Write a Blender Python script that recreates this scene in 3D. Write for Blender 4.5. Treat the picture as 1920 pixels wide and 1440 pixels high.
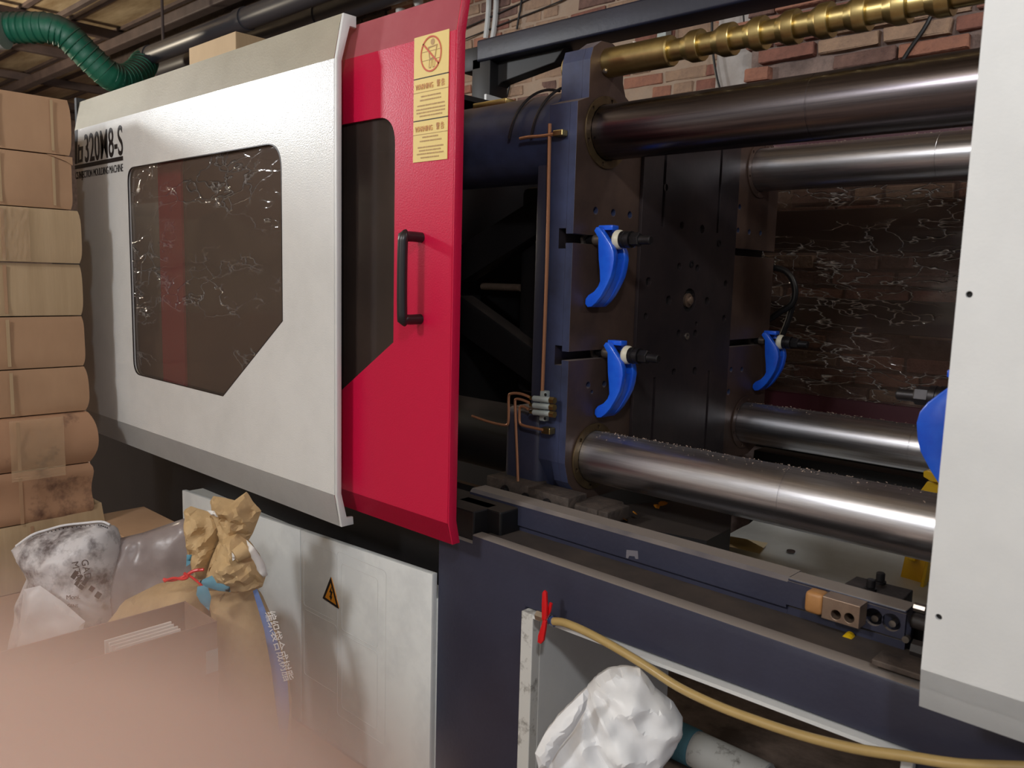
import bpy, bmesh, math, random
from mathutils import Vector, Matrix, noise
from mathutils.geometry import delaunay_2d_cdt
random.seed(7)
S=bpy.context.scene; COL=S.collection
for o in list(bpy.data.objects): bpy.data.objects.remove(o)
# ---------------------------------------------------------------- camera
FPX=1540.0; CAM=Vector((0,0,1.35))
def _d(u,v): return Vector((u-960,-(v-720),-FPX))
AX=-(_d(-690,475).normalized()); AY=_d(2414,560); AY=(AY-AX*AX.dot(AY)).normalized(); AZ=AX.cross(AY)
RM=Matrix((AX,AY,AZ))                      # camera vector -> world vector
cd=bpy.data.cameras.new('camera'); cam=bpy.data.objects.new('camera',cd); COL.objects.link(cam)
cam.matrix_world=Matrix.Translation(CAM)@RM.to_4x4()
cd.sensor_width=36; cd.lens=FPX/1920*36; cd.clip_start=0.002; cd.clip_end=60
cd.dof.use_dof=True; cd.dof.focus_distance=2.3; cd.dof.aperture_fstop=cd.lens/4.0
S.camera=cam
def P(u,v,ax,val):
    r=RM@_d(u,v); i='xyz'.index(ax); t=(val-CAM[i])/r[i]; return CAM+r*t
def PD(u,v,dep): return CAM+(RM@_d(u,v))*(dep/FPX)
def PX(pts,y): return [(P(u,v,'y',y).x,P(u,v,'y',y).z) for u,v in pts]
# ---------------------------------------------------------------- light
w=bpy.data.worlds.new('world'); S.world=w; w.use_nodes=True
w.node_tree.nodes['Background'].inputs[0].default_value=(0.62,0.66,0.75,1); w.node_tree.nodes['Background'].inputs[1].default_value=0.4
def lamp(name,loc,power,rad,col):
    l=bpy.data.lights.new(name,'POINT'); l.energy=power; l.shadow_soft_size=rad; l.color=col
    o=bpy.data.objects.new(name,l); o.location=loc; COL.objects.link(o); return o
lamp('ceiling_lamp_near',(0.75,-0.75,2.75),84,0.10,(0.96,0.98,1))
lamp('ceiling_lamp_aisle',(-4.7,-0.2,2.5),108,0.13,(0.96,0.98,1))
lamp('fill_light_far',(-8.6,1.2,2.7),170,0.15,(1,0.86,0.66))  # added fill, warms and brightens the roof sheets
lamp('fill_light_behind',(-1.5,-2.6,3.1),170,0.25,(0.96,0.98,1))  # added fill from behind the camera
lamp('fill_light_beyond',(1.2,2.4,3.2),26,0.15,(1,0.96,0.92))  # added fill for the brick wall behind the machine
S.view_settings.view_transform='Standard'; S.view_settings.look='None'; S.view_settings.gamma=1; S.view_settings.use_curve_mapping=False
S.view_settings.exposure=0.34
# ---------------------------------------------------------------- materials
def lin(c): return tuple(((x/255)/12.92 if x/255<=0.04045 else ((x/255+0.055)/1.055)**2.4) for x in c)+(1,)
def mat(name,c,rough=0.5,metal=0.0,c2=None,sc=6,lo=0.35,hi=0.7,bump=0.0,bsc=60,spec=0.5,stretch=None,dust=None,dlo=0.6,alpha=None,coat=0,det=5,dw=0.85):
    m=bpy.data.materials.new(name); m.use_nodes=True; N=m.node_tree.nodes; L=m.node_tree.links; b=N['Principled BSDF']
    b.inputs['Roughness'].default_value=rough; b.inputs['Metallic'].default_value=metal; b.inputs['Specular IOR Level'].default_value=spec
    b.inputs['Coat Weight'].default_value=coat
    tc=N.new('ShaderNodeTexCoord'); src=tc.outputs['Object']
    if stretch:
        mp=N.new('ShaderNodeMapping'); mp.inputs['Scale'].default_value=stretch; L.new(src,mp.inputs[0]); src=mp.outputs[0]
    cur=None
    if c2 is not None:
        n=N.new('ShaderNodeTexNoise'); n.inputs['Scale'].default_value=sc; n.inputs['Detail'].default_value=det; n.inputs['Roughness'].default_value=0.65; L.new(src,n.inputs[0])
        r=N.new('ShaderNodeValToRGB'); r.color_ramp.elements[0].position=lo; r.color_ramp.elements[1].position=hi
        r.color_ramp.elements[0].color=lin(c); r.color_ramp.elements[1].color=lin(c2); L.new(n.outputs[0],r.inputs[0]); cur=r.outputs[0]
    else: b.inputs['Base Color'].default_value=lin(c)
    if dust is not None:            # real dust lies on what faces up
        g=N.new('ShaderNodeNewGeometry'); sx=N.new('ShaderNodeSeparateXYZ'); L.new(g.outputs['Normal'],sx.inputs[0])
        n2=N.new('ShaderNodeTexNoise'); n2.inputs['Scale'].default_value=9; n2.inputs['Detail'].default_value=6; L.new(tc.outputs['Object'],n2.inputs[0])
        ma=N.new('ShaderNodeMath'); ma.operation='MULTIPLY_ADD'; ma.inputs[1].default_value=0.45; L.new(n2.outputs[0],ma.inputs[0]); L.new(sx.outputs[2],ma.inputs[2])
        mr=N.new('ShaderNodeMapRange'); mr.inputs[1].default_value=dlo; mr.inputs[2].default_value=dlo+0.35; mr.inputs[4].default_value=dw; L.new(ma.outputs[0],mr.inputs[0])
        mx=N.new('ShaderNodeMix'); mx.data_type='RGBA'; L.new(mr.outputs[0],mx.inputs[0])
        if cur: L.new(cur,mx.inputs[6])
        else: mx.inputs[6].default_value=lin(c)
        mx.inputs[7].default_value=lin(dust); cur=mx.outputs[2]
        rr=N.new('ShaderNodeMapRange'); rr.inputs[3].default_value=rough; rr.inputs[4].default_value=0.85; L.new(mr.outputs[0],rr.inputs[0]); L.new(rr.outputs[0],b.inputs['Roughness'])
    if cur: L.new(cur,b.inputs['Base Color'])
    if bump:
        n3=N.new('ShaderNodeTexNoise'); n3.inputs['Scale'].default_value=bsc; n3.inputs['Detail'].default_value=3; L.new(src,n3.inputs[0])
        bp=N.new('ShaderNodeBump'); bp.inputs['Strength'].default_value=bump; bp.inputs['Distance'].default_value=0.01; L.new(n3.outputs[0],bp.inputs['Height']); L.new(bp.outputs[0],b.inputs['Normal'])
    if alpha is not None: b.inputs['Alpha'].default_value=alpha
    return m
def film(name,c,alpha,cr=(1,1,1),scale=(3,3,3),crease=0.5,rough=0.12,haze=0.0,vs=4,lo=0.48,wd=0.06,up=100):
    m=bpy.data.materials.new(name); m.use_nodes=True; N=m.node_tree.nodes; L=m.node_tree.links; b=N['Principled BSDF']
    b.inputs['Base Color'].default_value=lin(c); b.inputs['Roughness'].default_value=rough; b.inputs['Alpha'].default_value=alpha; b.inputs['Specular IOR Level'].default_value=0.7
    tc=N.new('ShaderNodeTexCoord'); mp=N.new('ShaderNodeMapping'); mp.inputs['Scale'].default_value=scale; L.new(tc.outputs['Object'],mp.inputs[0])
    n=N.new('ShaderNodeTexNoise'); n.inputs['Scale'].default_value=2.5; n.inputs['Detail'].default_value=4; L.new(mp.outputs[0],n.inputs[0])
    va=N.new('ShaderNodeVectorMath'); va.operation='MULTIPLY_ADD'; va.inputs[1].default_value=(0.9,)*3; L.new(n.outputs[1],va.inputs[0]); L.new(mp.outputs[0],va.inputs[2])
    v=N.new('ShaderNodeTexVoronoi'); v.feature='DISTANCE_TO_EDGE'; v.inputs['Scale'].default_value=vs; L.new(va.outputs[0],v.inputs[0])
    r=N.new('ShaderNodeMapRange'); r.inputs[2].default_value=wd; L.new(v.outputs[0],r.inputs[0])
    n4=N.new('ShaderNodeTexNoise'); n4.inputs['Scale'].default_value=2.2; n4.inputs['Detail'].default_value=2; L.new(mp.outputs[0],n4.inputs[0])
    r4=N.new('ShaderNodeMapRange'); r4.inputs[1].default_value=lo; r4.inputs[2].default_value=lo+0.14; L.new(n4.outputs[0],r4.inputs[0])
    bp=N.new('ShaderNodeBump'); bp.inputs['Distance'].default_value=0.02
    ms=N.new('ShaderNodeMath'); ms.operation='MULTIPLY'; ms.inputs[1].default_value=crease; L.new(r4.outputs[0],ms.inputs[0]); L.new(ms.outputs[0],bp.inputs['Strength'])
    L.new(r.outputs[0],bp.inputs['Height']); L.new(bp.outputs[0],b.inputs['Normal'])
    inv=N.new('ShaderNodeMath'); inv.operation='SUBTRACT'; inv.inputs[0].default_value=1; L.new(r.outputs[0],inv.inputs[1])
    mm=N.new('ShaderNodeMath'); mm.operation='MULTIPLY'; L.new(inv.outputs[0],mm.inputs[0]); L.new(r4.outputs[0],mm.inputs[1])
    ad=N.new('ShaderNodeMath'); ad.operation='MULTIPLY_ADD'; ad.inputs[1].default_value=haze; ad.inputs[2].default_value=alpha; ad.use_clamp=True; L.new(mm.outputs[0],ad.inputs[0]); L.new(ad.outputs[0],b.inputs['Alpha'])
    mc=N.new('ShaderNodeMix'); mc.data_type='RGBA'; mc.inputs[6].default_value=lin(c); mc.inputs[7].default_value=lin(tuple(c_*0.5+up for c_ in c)); L.new(mm.outputs[0],mc.inputs[0]); L.new(mc.outputs[2],b.inputs['Base Color'])  # white crease highlights are put into the base colour
    return m
M={}
M['white']=mat('white_paint',(222,222,220),0.27,c2=(208,208,206),sc=3,bump=0.10,bsc=260,dust=(196,188,160),dlo=0.62,dw=0.9,coat=0.1)
M['white2']=mat('white_paint_smooth',(216,217,216),0.42,c2=(205,206,205),sc=4,bump=0.03,bsc=200)
M['cab']=mat('cabinet_paint',(224,227,226),0.42,c2=(212,215,215),sc=5,lo=0.45,hi=0.6,bump=0.03,bsc=120)
M['dirty']=mat('scuffed_white_paint',(206,206,202),0.5,c2=(92,84,76),sc=22,lo=0.56,hi=0.72)
M['whited']=mat('cream_white_paint',(222,216,196),0.5,c2=(206,199,178),sc=3,bump=0.06,bsc=200)  # creamier than the white of the door skin
M['redd']=mat('pale_red_paint',(226,132,138),0.5,c2=(214,104,118),sc=3)  # paler and pinker than the red of the door skin
M['red']=mat('crimson_paint',(196,16,62),0.36,bump=0.08,bsc=260,dust=(196,120,120),dlo=0.6,dw=0.9)
M['navy']=mat('dark_blue_paint',(52,54,72),0.42,c2=(44,45,62),sc=4,bump=0.05,bsc=90,dust=(136,126,118),dlo=0.75,dw=0.9)
M['navy2']=mat('blue_platen_paint',(58,66,98),0.5,c2=(40,44,64),sc=7,bump=0.06,bsc=50,dust=(120,105,95),dlo=0.8,dw=0.8)
M['navyd']=mat('darker_blue_paint',(34,36,54),0.45,c2=(26,27,40),sc=5,bump=0.05,bsc=60,dust=(120,108,98),dlo=1.0,dw=0.8)  # darker copy of the blue paint, used on the top beam
M['black']=mat('black_paint',(15,14,16),0.5,c2=(24,21,22),sc=6,dust=(70,60,54),dlo=0.9,dw=0.7)
M['hole']=mat('bore_shade',(14,12,12),0.7)  # near-black: the shade inside the holes put into the colour
M['plate']=mat('brown_sheen_steel',(98,78,68),0.42,metal=0.35,c2=(70,56,52),sc=5,bump=0.06,bsc=30)  # brown reflection on the platen face put into the colour
M['plate2']=mat('dark_machined_steel',(62,53,54),0.38,metal=0.35,c2=(46,41,45),sc=6,bump=0.05,bsc=30)
M['bronze']=mat('oily_bronze_ring',(112,94,66),0.42,metal=0.7,c2=(70,56,44),sc=14)
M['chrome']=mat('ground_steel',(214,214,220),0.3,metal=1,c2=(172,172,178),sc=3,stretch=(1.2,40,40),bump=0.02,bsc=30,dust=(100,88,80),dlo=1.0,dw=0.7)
M['chromedark']=mat('dark_reflection_steel',(122,116,120),0.24,metal=1,c2=(82,78,84),sc=2.5,stretch=(0.8,34,34),bump=0.02,bsc=30,dust=(96,78,66),dlo=0.95,dw=0.8)  # darker copy of ground_steel, with dark reflections put into its colour
M['steel']=mat('bright_steel',(176,168,160),0.35,metal=0.9,c2=(140,128,118),sc=10)
M['brown_steel']=mat('tarnished_steel_block',(158,136,118),0.42,metal=0.7,c2=(128,108,94),sc=16)
M['darksteel']=mat('blackened_steel',(58,56,58),0.42,metal=0.7,c2=(38,36,38),sc=18)
M['grime']=mat('greasy_cast_steel',(88,76,68),0.7,metal=0.2,c2=(48,42,40),sc=20,bump=0.3,bsc=70)
M['brass']=mat('brass',(204,184,126),0.33,metal=1,c2=(164,144,98),sc=9,stretch=(1,1,1))
M['copper']=mat('brown_copper_pipe',(176,124,92),0.4,metal=0.5)
M['alu']=mat('pale_aluminium',(170,178,176),0.5,metal=0.3)
M['blue']=mat('blue_enamel',(22,84,216),0.3,c2=(34,104,232),sc=20,coat=0.3)
M['clampw']=mat('cream_washer',(210,205,185),0.4)
M['rubber']=mat('black_rubber',(24,24,26),0.38)
M['plastic']=mat('black_plastic',(34,30,32),0.35)
M['dusttop']=mat('dusty_steel_shelf',(66,56,50),0.85,c2=(46,39,37),sc=9)
M['black2']=mat('greasy_black_steel',(52,44,42),0.6,c2=(34,30,30),sc=20,bump=0.2,bsc=60)
M['purlin2']=mat('worn_label',(112,108,116),0.6)
M['maroon']=mat('maroon_paint',(70,22,36),0.5)
M['yellow']=mat('yellow_paint',(226,184,20),0.42,c2=(206,160,14),sc=9)
M['yellowst']=mat('pale_yellow_sticker',(226,200,124),0.5)
M['ink']=mat('black_ink',(30,26,28),0.5)
M['inkred']=mat('faded_red_ink',(196,84,56),0.5)
M['inkfaint']=mat('faded_brown_ink',(176,140,92),0.5)
M['inkpink']=mat('faded_pink_ink',(204,150,100),0.5)
M['orange']=mat('orange_sticker',(214,140,34),0.5)
M['card']=mat('brown_cardboard',(178,142,110),0.75,c2=(160,124,94),sc=3,stretch=(1,1,0.4),bump=0.05,bsc=40)
M['card2']=mat('tan_cardboard',(186,160,126),0.75,c2=(170,144,110),sc=3,stretch=(1,6,0.4),bump=0.05,bsc=40)
M['cardst']=mat('stained_cardboard',(168,128,98),0.75,c2=(104,74,58),sc=7,lo=0.56,hi=0.7,bump=0.05,bsc=40)
M['cardin']=mat('carton_inside',(150,122,104),0.8,c2=(134,106,90),sc=8)
M['tape']=mat('clear_parcel_tape',(206,176,140),0.15,alpha=0.35,spec=0.8)
M['kraft']=mat('kraft_paper',(198,168,124),0.75,c2=(178,148,106),sc=9,bump=0.4,bsc=30)
M['kraftst']=mat('blue_printed_paper',(92,124,178),0.7,c2=(80,108,166),sc=10)
M['teal']=mat('teal_printed_paper',(86,140,160),0.7)
M['paper']=mat('white_paper_lining',(226,224,220),0.6)
M['poly']=mat('white_plastic_sack',(216,214,216),0.4,c2=(196,192,194),sc=12,bump=0.25,bsc=22)
M['polyd']=mat('smudged_plastic_sack',(206,202,204),0.45,c2=(92,84,86),sc=9,lo=0.5,hi=0.66,bump=0.25,bsc=22)
M['greybag']=mat('grey_translucent_polythene',(158,146,144),0.3,c2=(140,128,128),sc=8,bump=0.3,bsc=14,alpha=0.86)
M['bagw']=mat('thin_white_plastic_bag',(236,236,236),0.42,c2=(222,222,224),sc=6,bump=0.25,bsc=16)
M['redrib']=mat('red_plastic_twine',(216,44,44),0.3)
M['redh']=mat('red_dipped_handle',(206,24,30),0.35)
M['hose']=mat('amber_hose',(178,152,98),0.3,c2=(160,134,84),sc=5)
M['sheet']=mat('white_plastic_sheet',(214,216,214),0.4,c2=(196,196,190),sc=6,bump=0.2,bsc=8)
M['mortar']=mat('grey_brown_mortar',(146,126,118),0.9,c2=(108,92,86),sc=14,bump=0.8,bsc=40)
M['unlit']=mat('unlit_mortar',(62,52,48),0.9,c2=(44,37,35),sc=12,bump=0.5,bsc=40)  # mortar and brick darkened in colour to stand in for missing light
M['unlitb']=mat('unlit_brick',(88,66,58),0.9,c2=(58,46,42),sc=8,bump=0.6,bsc=60)
M['frontw']=mat('fill_white_wall',(214,210,204),0.9,c2=(190,186,178),sc=3)  # unseen wall, coloured pale to bounce fill light
M['mortarl']=mat('beige_mortar',(172,152,134),0.9,c2=(168,142,122),sc=8,bump=0.4,bsc=40)
bricks=[mat('brick_red',(146,98,84),0.9,c2=(120,82,72),sc=18,bump=0.7,bsc=60),mat('brick_orange',(168,116,94),0.9,c2=(146,102,86),sc=18,bump=0.7,bsc=60),
        mat('brick_tan',(170,140,116),0.9,c2=(148,122,104),sc=18,bump=0.7,bsc=60),mat('brick_brown',(128,98,88),0.9,c2=(98,74,68),sc=18,bump=0.7,bsc=60)]
M['whitewash']=mat('whitewash',(186,180,176),0.9,c2=(164,154,148),sc=9,bump=0.4,bsc=30)
M['roof']=mat('bare_metal_roof_sheet',(206,188,156),0.4,metal=0.35,c2=(150,126,94),sc=1.6,stretch=(1,5,1))
M['purlin']=mat('rusty_purlin',(76,62,58),0.7,c2=(58,46,44),sc=6)
M['green']=mat('green_duct_fabric',(18,96,72),0.5,c2=(14,76,60),sc=6,dust=(74,74,66),dlo=0.45,dw=0.75)
M['pipe']=mat('black_plastic_pipe',(52,52,58),0.4,dust=(88,78,74),dlo=0.75)
M['floor']=mat('oil_stained_concrete',(158,138,126),0.8,c2=(92,78,70),sc=4,lo=0.35,hi=0.62,bump=0.3,bsc=30)
M['skin']=mat('skin',(156,129,116),0.6,c2=(148,120,107),sc=60)
M['skin'].node_tree.nodes['Principled BSDF'].inputs['Subsurface Weight'].default_value=0.15
M['nail']=mat('nail',(232,178,164),0.25)
M['lint']=mat('grey_lint',(170,150,136),0.95)
M['filmdoor']=film('brown_polycarbonate_under_film',(88,76,69),0.66,scale=(1.3,1,3.4),crease=0.7,haze=0.06,vs=5)
M['filmrear']=film('crinkled_clear_film',(88,70,62),0.52,scale=(1.0,1,3.2),crease=1.0,haze=0.7,vs=6,lo=0.40,wd=0.045,up=150)
M['panered']=mat('smoked_window_pane',(52,43,40),0.15,c2=(70,58,52),sc=4,alpha=0.7)
# ---------------------------------------------------------------- mesh helpers
class MB:
    def __init__(s): s.b=bmesh.new()
    def box(s,x0,x1,y0,y1,z0,z1,bev=0,seg=2):
        r=bmesh.ops.create_cube(s.b,size=1); vs=r['verts']
        for v in vs: v.co=Vector((x0+(v.co.x+.5)*(x1-x0),y0+(v.co.y+.5)*(y1-y0),z0+(v.co.z+.5)*(z1-z0)))
        if bev:
            es=list({e for v in vs for e in v.link_edges}); bmesh.ops.bevel(s.b,geom=es,offset=bev,segments=seg,affect='EDGES',profile=0.5)
        return s
    def lathe(s,p0,dirv,prof,n=24,caps=True):
        d=Vector(dirv).normalized(); a=d.orthogonal().normalized(); b=d.cross(a); p0=Vector(p0); rings=[]
        for t,r in prof: rings.append([s.b.verts.new(p0+d*t+(a*math.cos(k*2*math.pi/n)+b*math.sin(k*2*math.pi/n))*r) for k in range(n)])
        for q in range(len(rings)-1):
            for k in range(n): s.b.faces.new((rings[q][k],rings[q][(k+1)%n],rings[q+1][(k+1)%n],rings[q+1][k]))
        if caps: s.b.faces.new(rings[0][::-1]); s.b.faces.new(rings[-1])
        return s
    def cyl(s,p0,p1,r,n=24,r1=None,bev=0):
        p0=Vector(p0); p1=Vector(p1); L=(p1-p0).length; r1=r if r1 is None else r1
        prof=[(0,r),(L,r1)] if not bev else [(0,r-bev),(bev,r),(L-bev,r1),(L,r1-bev)]
        return s.lathe(p0,p1-p0,prof,n)
    def tube(s,pts,r,n=10,smooth=4,rf=None):
        pts=[Vector(p) for p in pts]
        if smooth and len(pts)>2:
            q=[]
            for i in range(len(pts)-1):
                a=pts[max(i-1,0)];b=pts[i];c=pts[i+1];d=pts[min(i+2,len(pts)-1)]
                for k in range(smooth):
                    t=k/smooth; q.append(0.5*((2*b)+(c-a)*t+(2*a-5*b+4*c-d)*t*t+(3*b-a-3*c+d)*t**3))
            q.append(pts[-1]); pts=q
        rings=[]; up=None
        for i,p in enumerate(pts):
            d=(pts[min(i+1,len(pts)-1)]-pts[max(i-1,0)]).normalized()
            if up is None: up=d.orthogonal().normalized()
            up=(up-d*up.dot(d)).normalized(); b=d.cross(up); rr=rf(i/(len(pts)-1),i) if rf else r
            rings.append([s.b.verts.new(p+(up*math.cos(k*2*math.pi/n)+b*math.sin(k*2*math.pi/n))*rr) for k in range(n)])
        for q in range(len(rings)-1):
            for k in range(n): s.b.faces.new((rings[q][k],rings[q][(k+1)%n],rings[q+1][(k+1)%n],rings[q+1][k]))
        s.b.faces.new(rings[0][::-1]); s.b.faces.new(rings[-1]); return s
    def plate(s,outline,holes,ax,c0,c1,bev=0,res=20):
        # flat plate cut from an outline with real holes; holes: ('c',a,b,r) or list of points
        cu=bpy.data.curves.new('t','CURVE'); cu.dimensions='2D'; cu.fill_mode='BOTH'; cu.extrude=abs(c1-c0)/2-bev; cu.bevel_depth=bev; cu.bevel_resolution=1; cu.offset=-bev
        def sp(pts):
            q=cu.splines.new('POLY'); q.points.add(len(pts)-1)
            for i,(a,b) in enumerate(pts): q.points[i].co=(a,b,0,1)
            q.use_cyclic_u=True
        sp(outline)
        for h in holes:
            if h[0]=='c': sp([(h[1]+h[3]*math.cos(k*2*math.pi/res),h[2]+h[3]*math.sin(k*2*math.pi/res)) for k in range(res)])
            else: sp(h)
        o=bpy.data.objects.new('t',cu); me=bpy.data.meshes.new_from_object(o); bpy.data.objects.remove(o)
        t=bmesh.new(); t.from_mesh(me); mid=(c0+c1)/2
        bmesh.ops.remove_doubles(t,verts=t.verts,dist=1e-5)
        for v in t.verts:
            a,b,c=v.co
            v.co={'y':(a,mid+c,b),'x':(mid+c,a,b),'z':(a,b,mid+c)}[ax]
        bmesh.ops.recalc_face_normals(t,faces=t.faces)
        m2=bpy.data.meshes.new('t'); t.to_mesh(m2); s.b.from_mesh(m2); t.free(); return s
    def prism(s,pts,ax,c0,c1,bev=0): return s.plate(pts,[],ax,c0,c1,bev)
    def quad(s,pts): s.b.faces.new([s.b.verts.new(Vector(p)) for p in pts]); return s
    def grid(s,f,nu,nv):
        g=[[s.b.verts.new(f(i/nu,j/nv)) for j in range(nv+1)] for i in range(nu+1)]
        for i in range(nu):
            for j in range(nv): s.b.faces.new((g[i][j],g[i+1][j],g[i+1][j+1],g[i][j+1]))
        return s
    def build(s,name,m,parent=None,smooth=False,ang=35):
        bmesh.ops.recalc_face_normals(s.b,faces=s.b.faces)
        me=bpy.data.meshes.new(name); s.b.to_mesh(me); s.b.free(); me.materials.append(M[m] if isinstance(m,str) else m)
        me.polygons.foreach_set('use_smooth',[False]*len(me.polygons))
        for p_ in me.polygons: p_.material_index=0
        if smooth:
            me.polygons.foreach_set('use_smooth',[True]*len(me.polygons)); me.set_sharp_from_angle(angle=math.radians(ang))
        o=bpy.data.objects.new(name,me); COL.objects.link(o)
        if parent: o.parent=parent; o.matrix_parent_inverse=Matrix.Translation(parent.location).inverted() if parent.type=='EMPTY' else Matrix()
        return o
def tag(o,label,cat,group=None,kind=None):
    if label: o['label']=label
    if cat: o['category']=cat
    if group: o['group']=group
    if kind: o['kind']=kind
    return o
def thing(name,label,cat,loc=(0,0,0),group=None):
    o=bpy.data.objects.new(name,None); COL.objects.link(o); o.location=loc; o.empty_display_size=0.1
    return tag(o,label,cat,group)
def struct(name,label=None,loc=(0,0,0)):
    o=bpy.data.objects.new(name,None); COL.objects.link(o); o['kind']='structure'
    if label: o['label']=label
    return o
def rr(x0,x1,z0,z1,r,n=5):
    p=[]
    for cx,cz,a0 in ((x1-r,z1-r,0),(x0+r,z1-r,90),(x0+r,z0+r,180),(x1-r,z0+r,270)):
        for k in range(n+1):
            a=math.radians(a0+90*k/n); p.append((cx+r*math.cos(a),cz+r*math.sin(a)))
    return p
def roundpoly(pts,rad,n=5):
    out=[]; N=len(pts)
    for i,(p,r) in enumerate(zip(pts,rad)):
        p=Vector(p); a=(Vector(pts[i-1])-p); b=(Vector(pts[(i+1)%N])-p)
        if r<=0: out.append(tuple(p)); continue
        q0=p+a.normalized()*r; q1=p+b.normalized()*r
        for k in range(n+1):
            t=k/n; out.append(tuple((1-t)**2*q0+2*t*(1-t)*p+t*t*q1))
    return out
def text(body,size,loc,m,parent,name='lettering',sx=1,rot=None,depth=0.0006,align='LEFT',bold=0):
    cu=bpy.data.curves.new('t','FONT'); cu.body=body; cu.size=size; cu.extrude=depth; cu.align_x=align; cu.offset=bold
    o=bpy.data.objects.new('t',cu); me=bpy.data.meshes.new_from_object(o); bpy.data.objects.remove(o)
    R=rot if rot else Matrix.Rotation(math.pi/2,4,'X')
    me.transform(Matrix.Translation(Vector(loc))@R@Matrix.Diagonal((sx,1,1,1))); me.materials.clear(); me.materials.append(M[m])
    o=bpy.data.objects.new(name,me); COL.objects.link(o)
    if parent: o.parent=parent; o.matrix_parent_inverse=Matrix.Translation(parent.location).inverted() if parent.type=='EMPTY' else Matrix()
    return o
def sr(v): return v*v*(3-2*v)
def inflate(pts,dep,thick,step=0.012,nz=0.01,ns=14,seed=0,pit=None,tilt=None,fold=None,lean=None):
    """closed crumpled body: outline given as directions seen from the aisle, own depth and real thickness"""
    fw=(RM@Vector((0,0,-1))).normalized(); rt=(RM@Vector((1,0,0))).normalized(); up=(RM@Vector((0,1,0))).normalized()
    k=dep/FPX; poly=[Vector(((u-960)*k,-(v-720)*k)) for u,v in pts]
    # densify
    q=[]
    for i,p in enumerate(poly):
        b=poly[(i+1)%len(poly)]; n=max(1,int((b-p).length/step))
        for j in range(n): q.append(p.lerp(b,j/n))
    poly=q; n=len(poly)
    def inside(p):
        c=False; j=n-1
        for i in range(n):
            a=poly[i]; b=poly[j]
            if (a.y>p.y)!=(b.y>p.y) and p.x<(b.x-a.x)*(p.y-a.y)/(b.y-a.y)+a.x: c=not c
            j=i
        return c
    def dist(p):
        m=9
        for i in range(n):
            a=poly[i]; b=poly[(i+1)%n]; ab=b-a; t=max(0,min(1,(p-a).dot(ab)/max(ab.length_squared,1e-12))); m=min(m,(p-a-ab*t).length)
        return m
    x0=min(p.x for p in poly);x1=max(p.x for p in poly);y0=min(p.y for p in poly);y1=max(p.y for p in poly)
    vs=list(poly); y=y0+step*.6; r=0
    while y<y1:
        x=x0+step*(.3 if r%2 else .8)
        while x<x1:
            p=Vector((x+step*.28*math.sin(x*977+y*613),y+step*.28*math.sin(x*431-y*859)))
            if inside(p) and dist(p)>step*.5: vs.append(p)
            x+=step
        y+=step*.87; r+=1
    res=delaunay_2d_cdt(vs,[(i,(i+1)%n) for i in range(n)],[],1,1e-7)
    V=res[0]; F=res[2]; m=MB(); D=[dist(p) for p in V]; W=min(x1-x0,y1-y0)*.5
    front=[];back=[]
    for i,p in enumerate(V):
        t=min(1,D[i]/(W*.8)); h=thick*math.sqrt(max(0,1-(1-t)**2)) ; e=min(1,D[i]/0.02)
        q3=Vector((p.x*ns,p.y*ns,seed))
        nn=(noise.noise(q3)+0.5*noise.noise(q3*2.3)+ (1-abs(noise.noise(q3*1.3+Vector((5,3,1))))*3)*0.5)*nz*e
        if fold: nn+=fold(p,V,t)*e
        dz=tilt(p.x-x0,p.y-y0) if tilt else 0
        base=CAM+rt*p.x+up*p.y+fw*(dep+dz)
        sc=(dep+dz)/dep; base=CAM+rt*p.x*sc+up*p.y*sc+fw*(dep+dz)
        front.append(m.b.verts.new(base-fw*(h*.5+nn)))
        back.append(m.b.verts.new(base+fw*(h*.5)) if D[i]>1e-5 else front[-1])
    for f in F:
        try:
            m.b.faces.new([front[i] for i in f])
            if not all(back[i] is front[i] for i in f): m.b.faces.new([back[i] for i in reversed(f)])
        except ValueError: pass
    return m
# ================================================================ SETTING
fl=MB(); fl.box(-15,4,-5,6,-0.1,0); fl.build('floor','floor')['kind']='structure'
def brick_mesh(L,seed,H=0.050,D=0.05):
    rnd=random.Random(seed); b=bmesh.new(); bmesh.ops.create_cube(b,size=1)
    for v in b.verts: v.co=Vector((v.co.x*L,v.co.y*D,v.co.z*H))
    bmesh.ops.bevel(b,geom=list(b.edges),offset=0.004,segments=1,affect='EDGES')
    for v in b.verts: v.co+=Vector((rnd.uniform(-.004,.004),rnd.uniform(-.003,.003),rnd.uniform(-.0025,.0025)))
    me=bpy.data.meshes.new('brick'); b.to_mesh(me); b.free(); return me
BM={}
for mi in range(4):
    for kind,L in (('s',0.230),('h',0.106)):
        for k in range(2):
            me=brick_mesh(L,mi*10+k+(5 if kind=='h' else 0)); me.materials.append(bricks[mi]); BM[(mi,kind,k)]=me
def lay(wall,x0,x1,z0,z1,Y,proud,wts,skip=0.0,jit=0.003,seed=1):
    rnd=random.Random(seed); row=0; z=z0; n=0
    while z+0.026<z1:
        x=x0+[0,-0.06,-0.12,-0.06][row%4]; kind='s' if row%2==0 else 'h'; hc=0
        while x<x1:
            L=0.246 if kind=='s' else 0.122
            if x+L>x0+0.05 and rnd.random()>skip:
                me=BM[(rnd.choices(range(4),wts)[0],kind,rnd.randint(0,1))]
                o=bpy.data.objects.new('brick',me); o.location=(min(x+L/2,x1-0.0),Y+0.025-proud-rnd.uniform(0,jit),z+0.026); o.rotation_euler=(rnd.uniform(-.01,.01),rnd.uniform(-.012,.012),rnd.uniform(-.012,.012))
                COL.objects.link(o); o.parent=wall; n+=1
            x+=L; hc+=1
            if row%2==1 and rnd.random()<0.35: kind='s' if kind=='h' else 'h'
        z+=0.0635; row+=1
    return n
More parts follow.
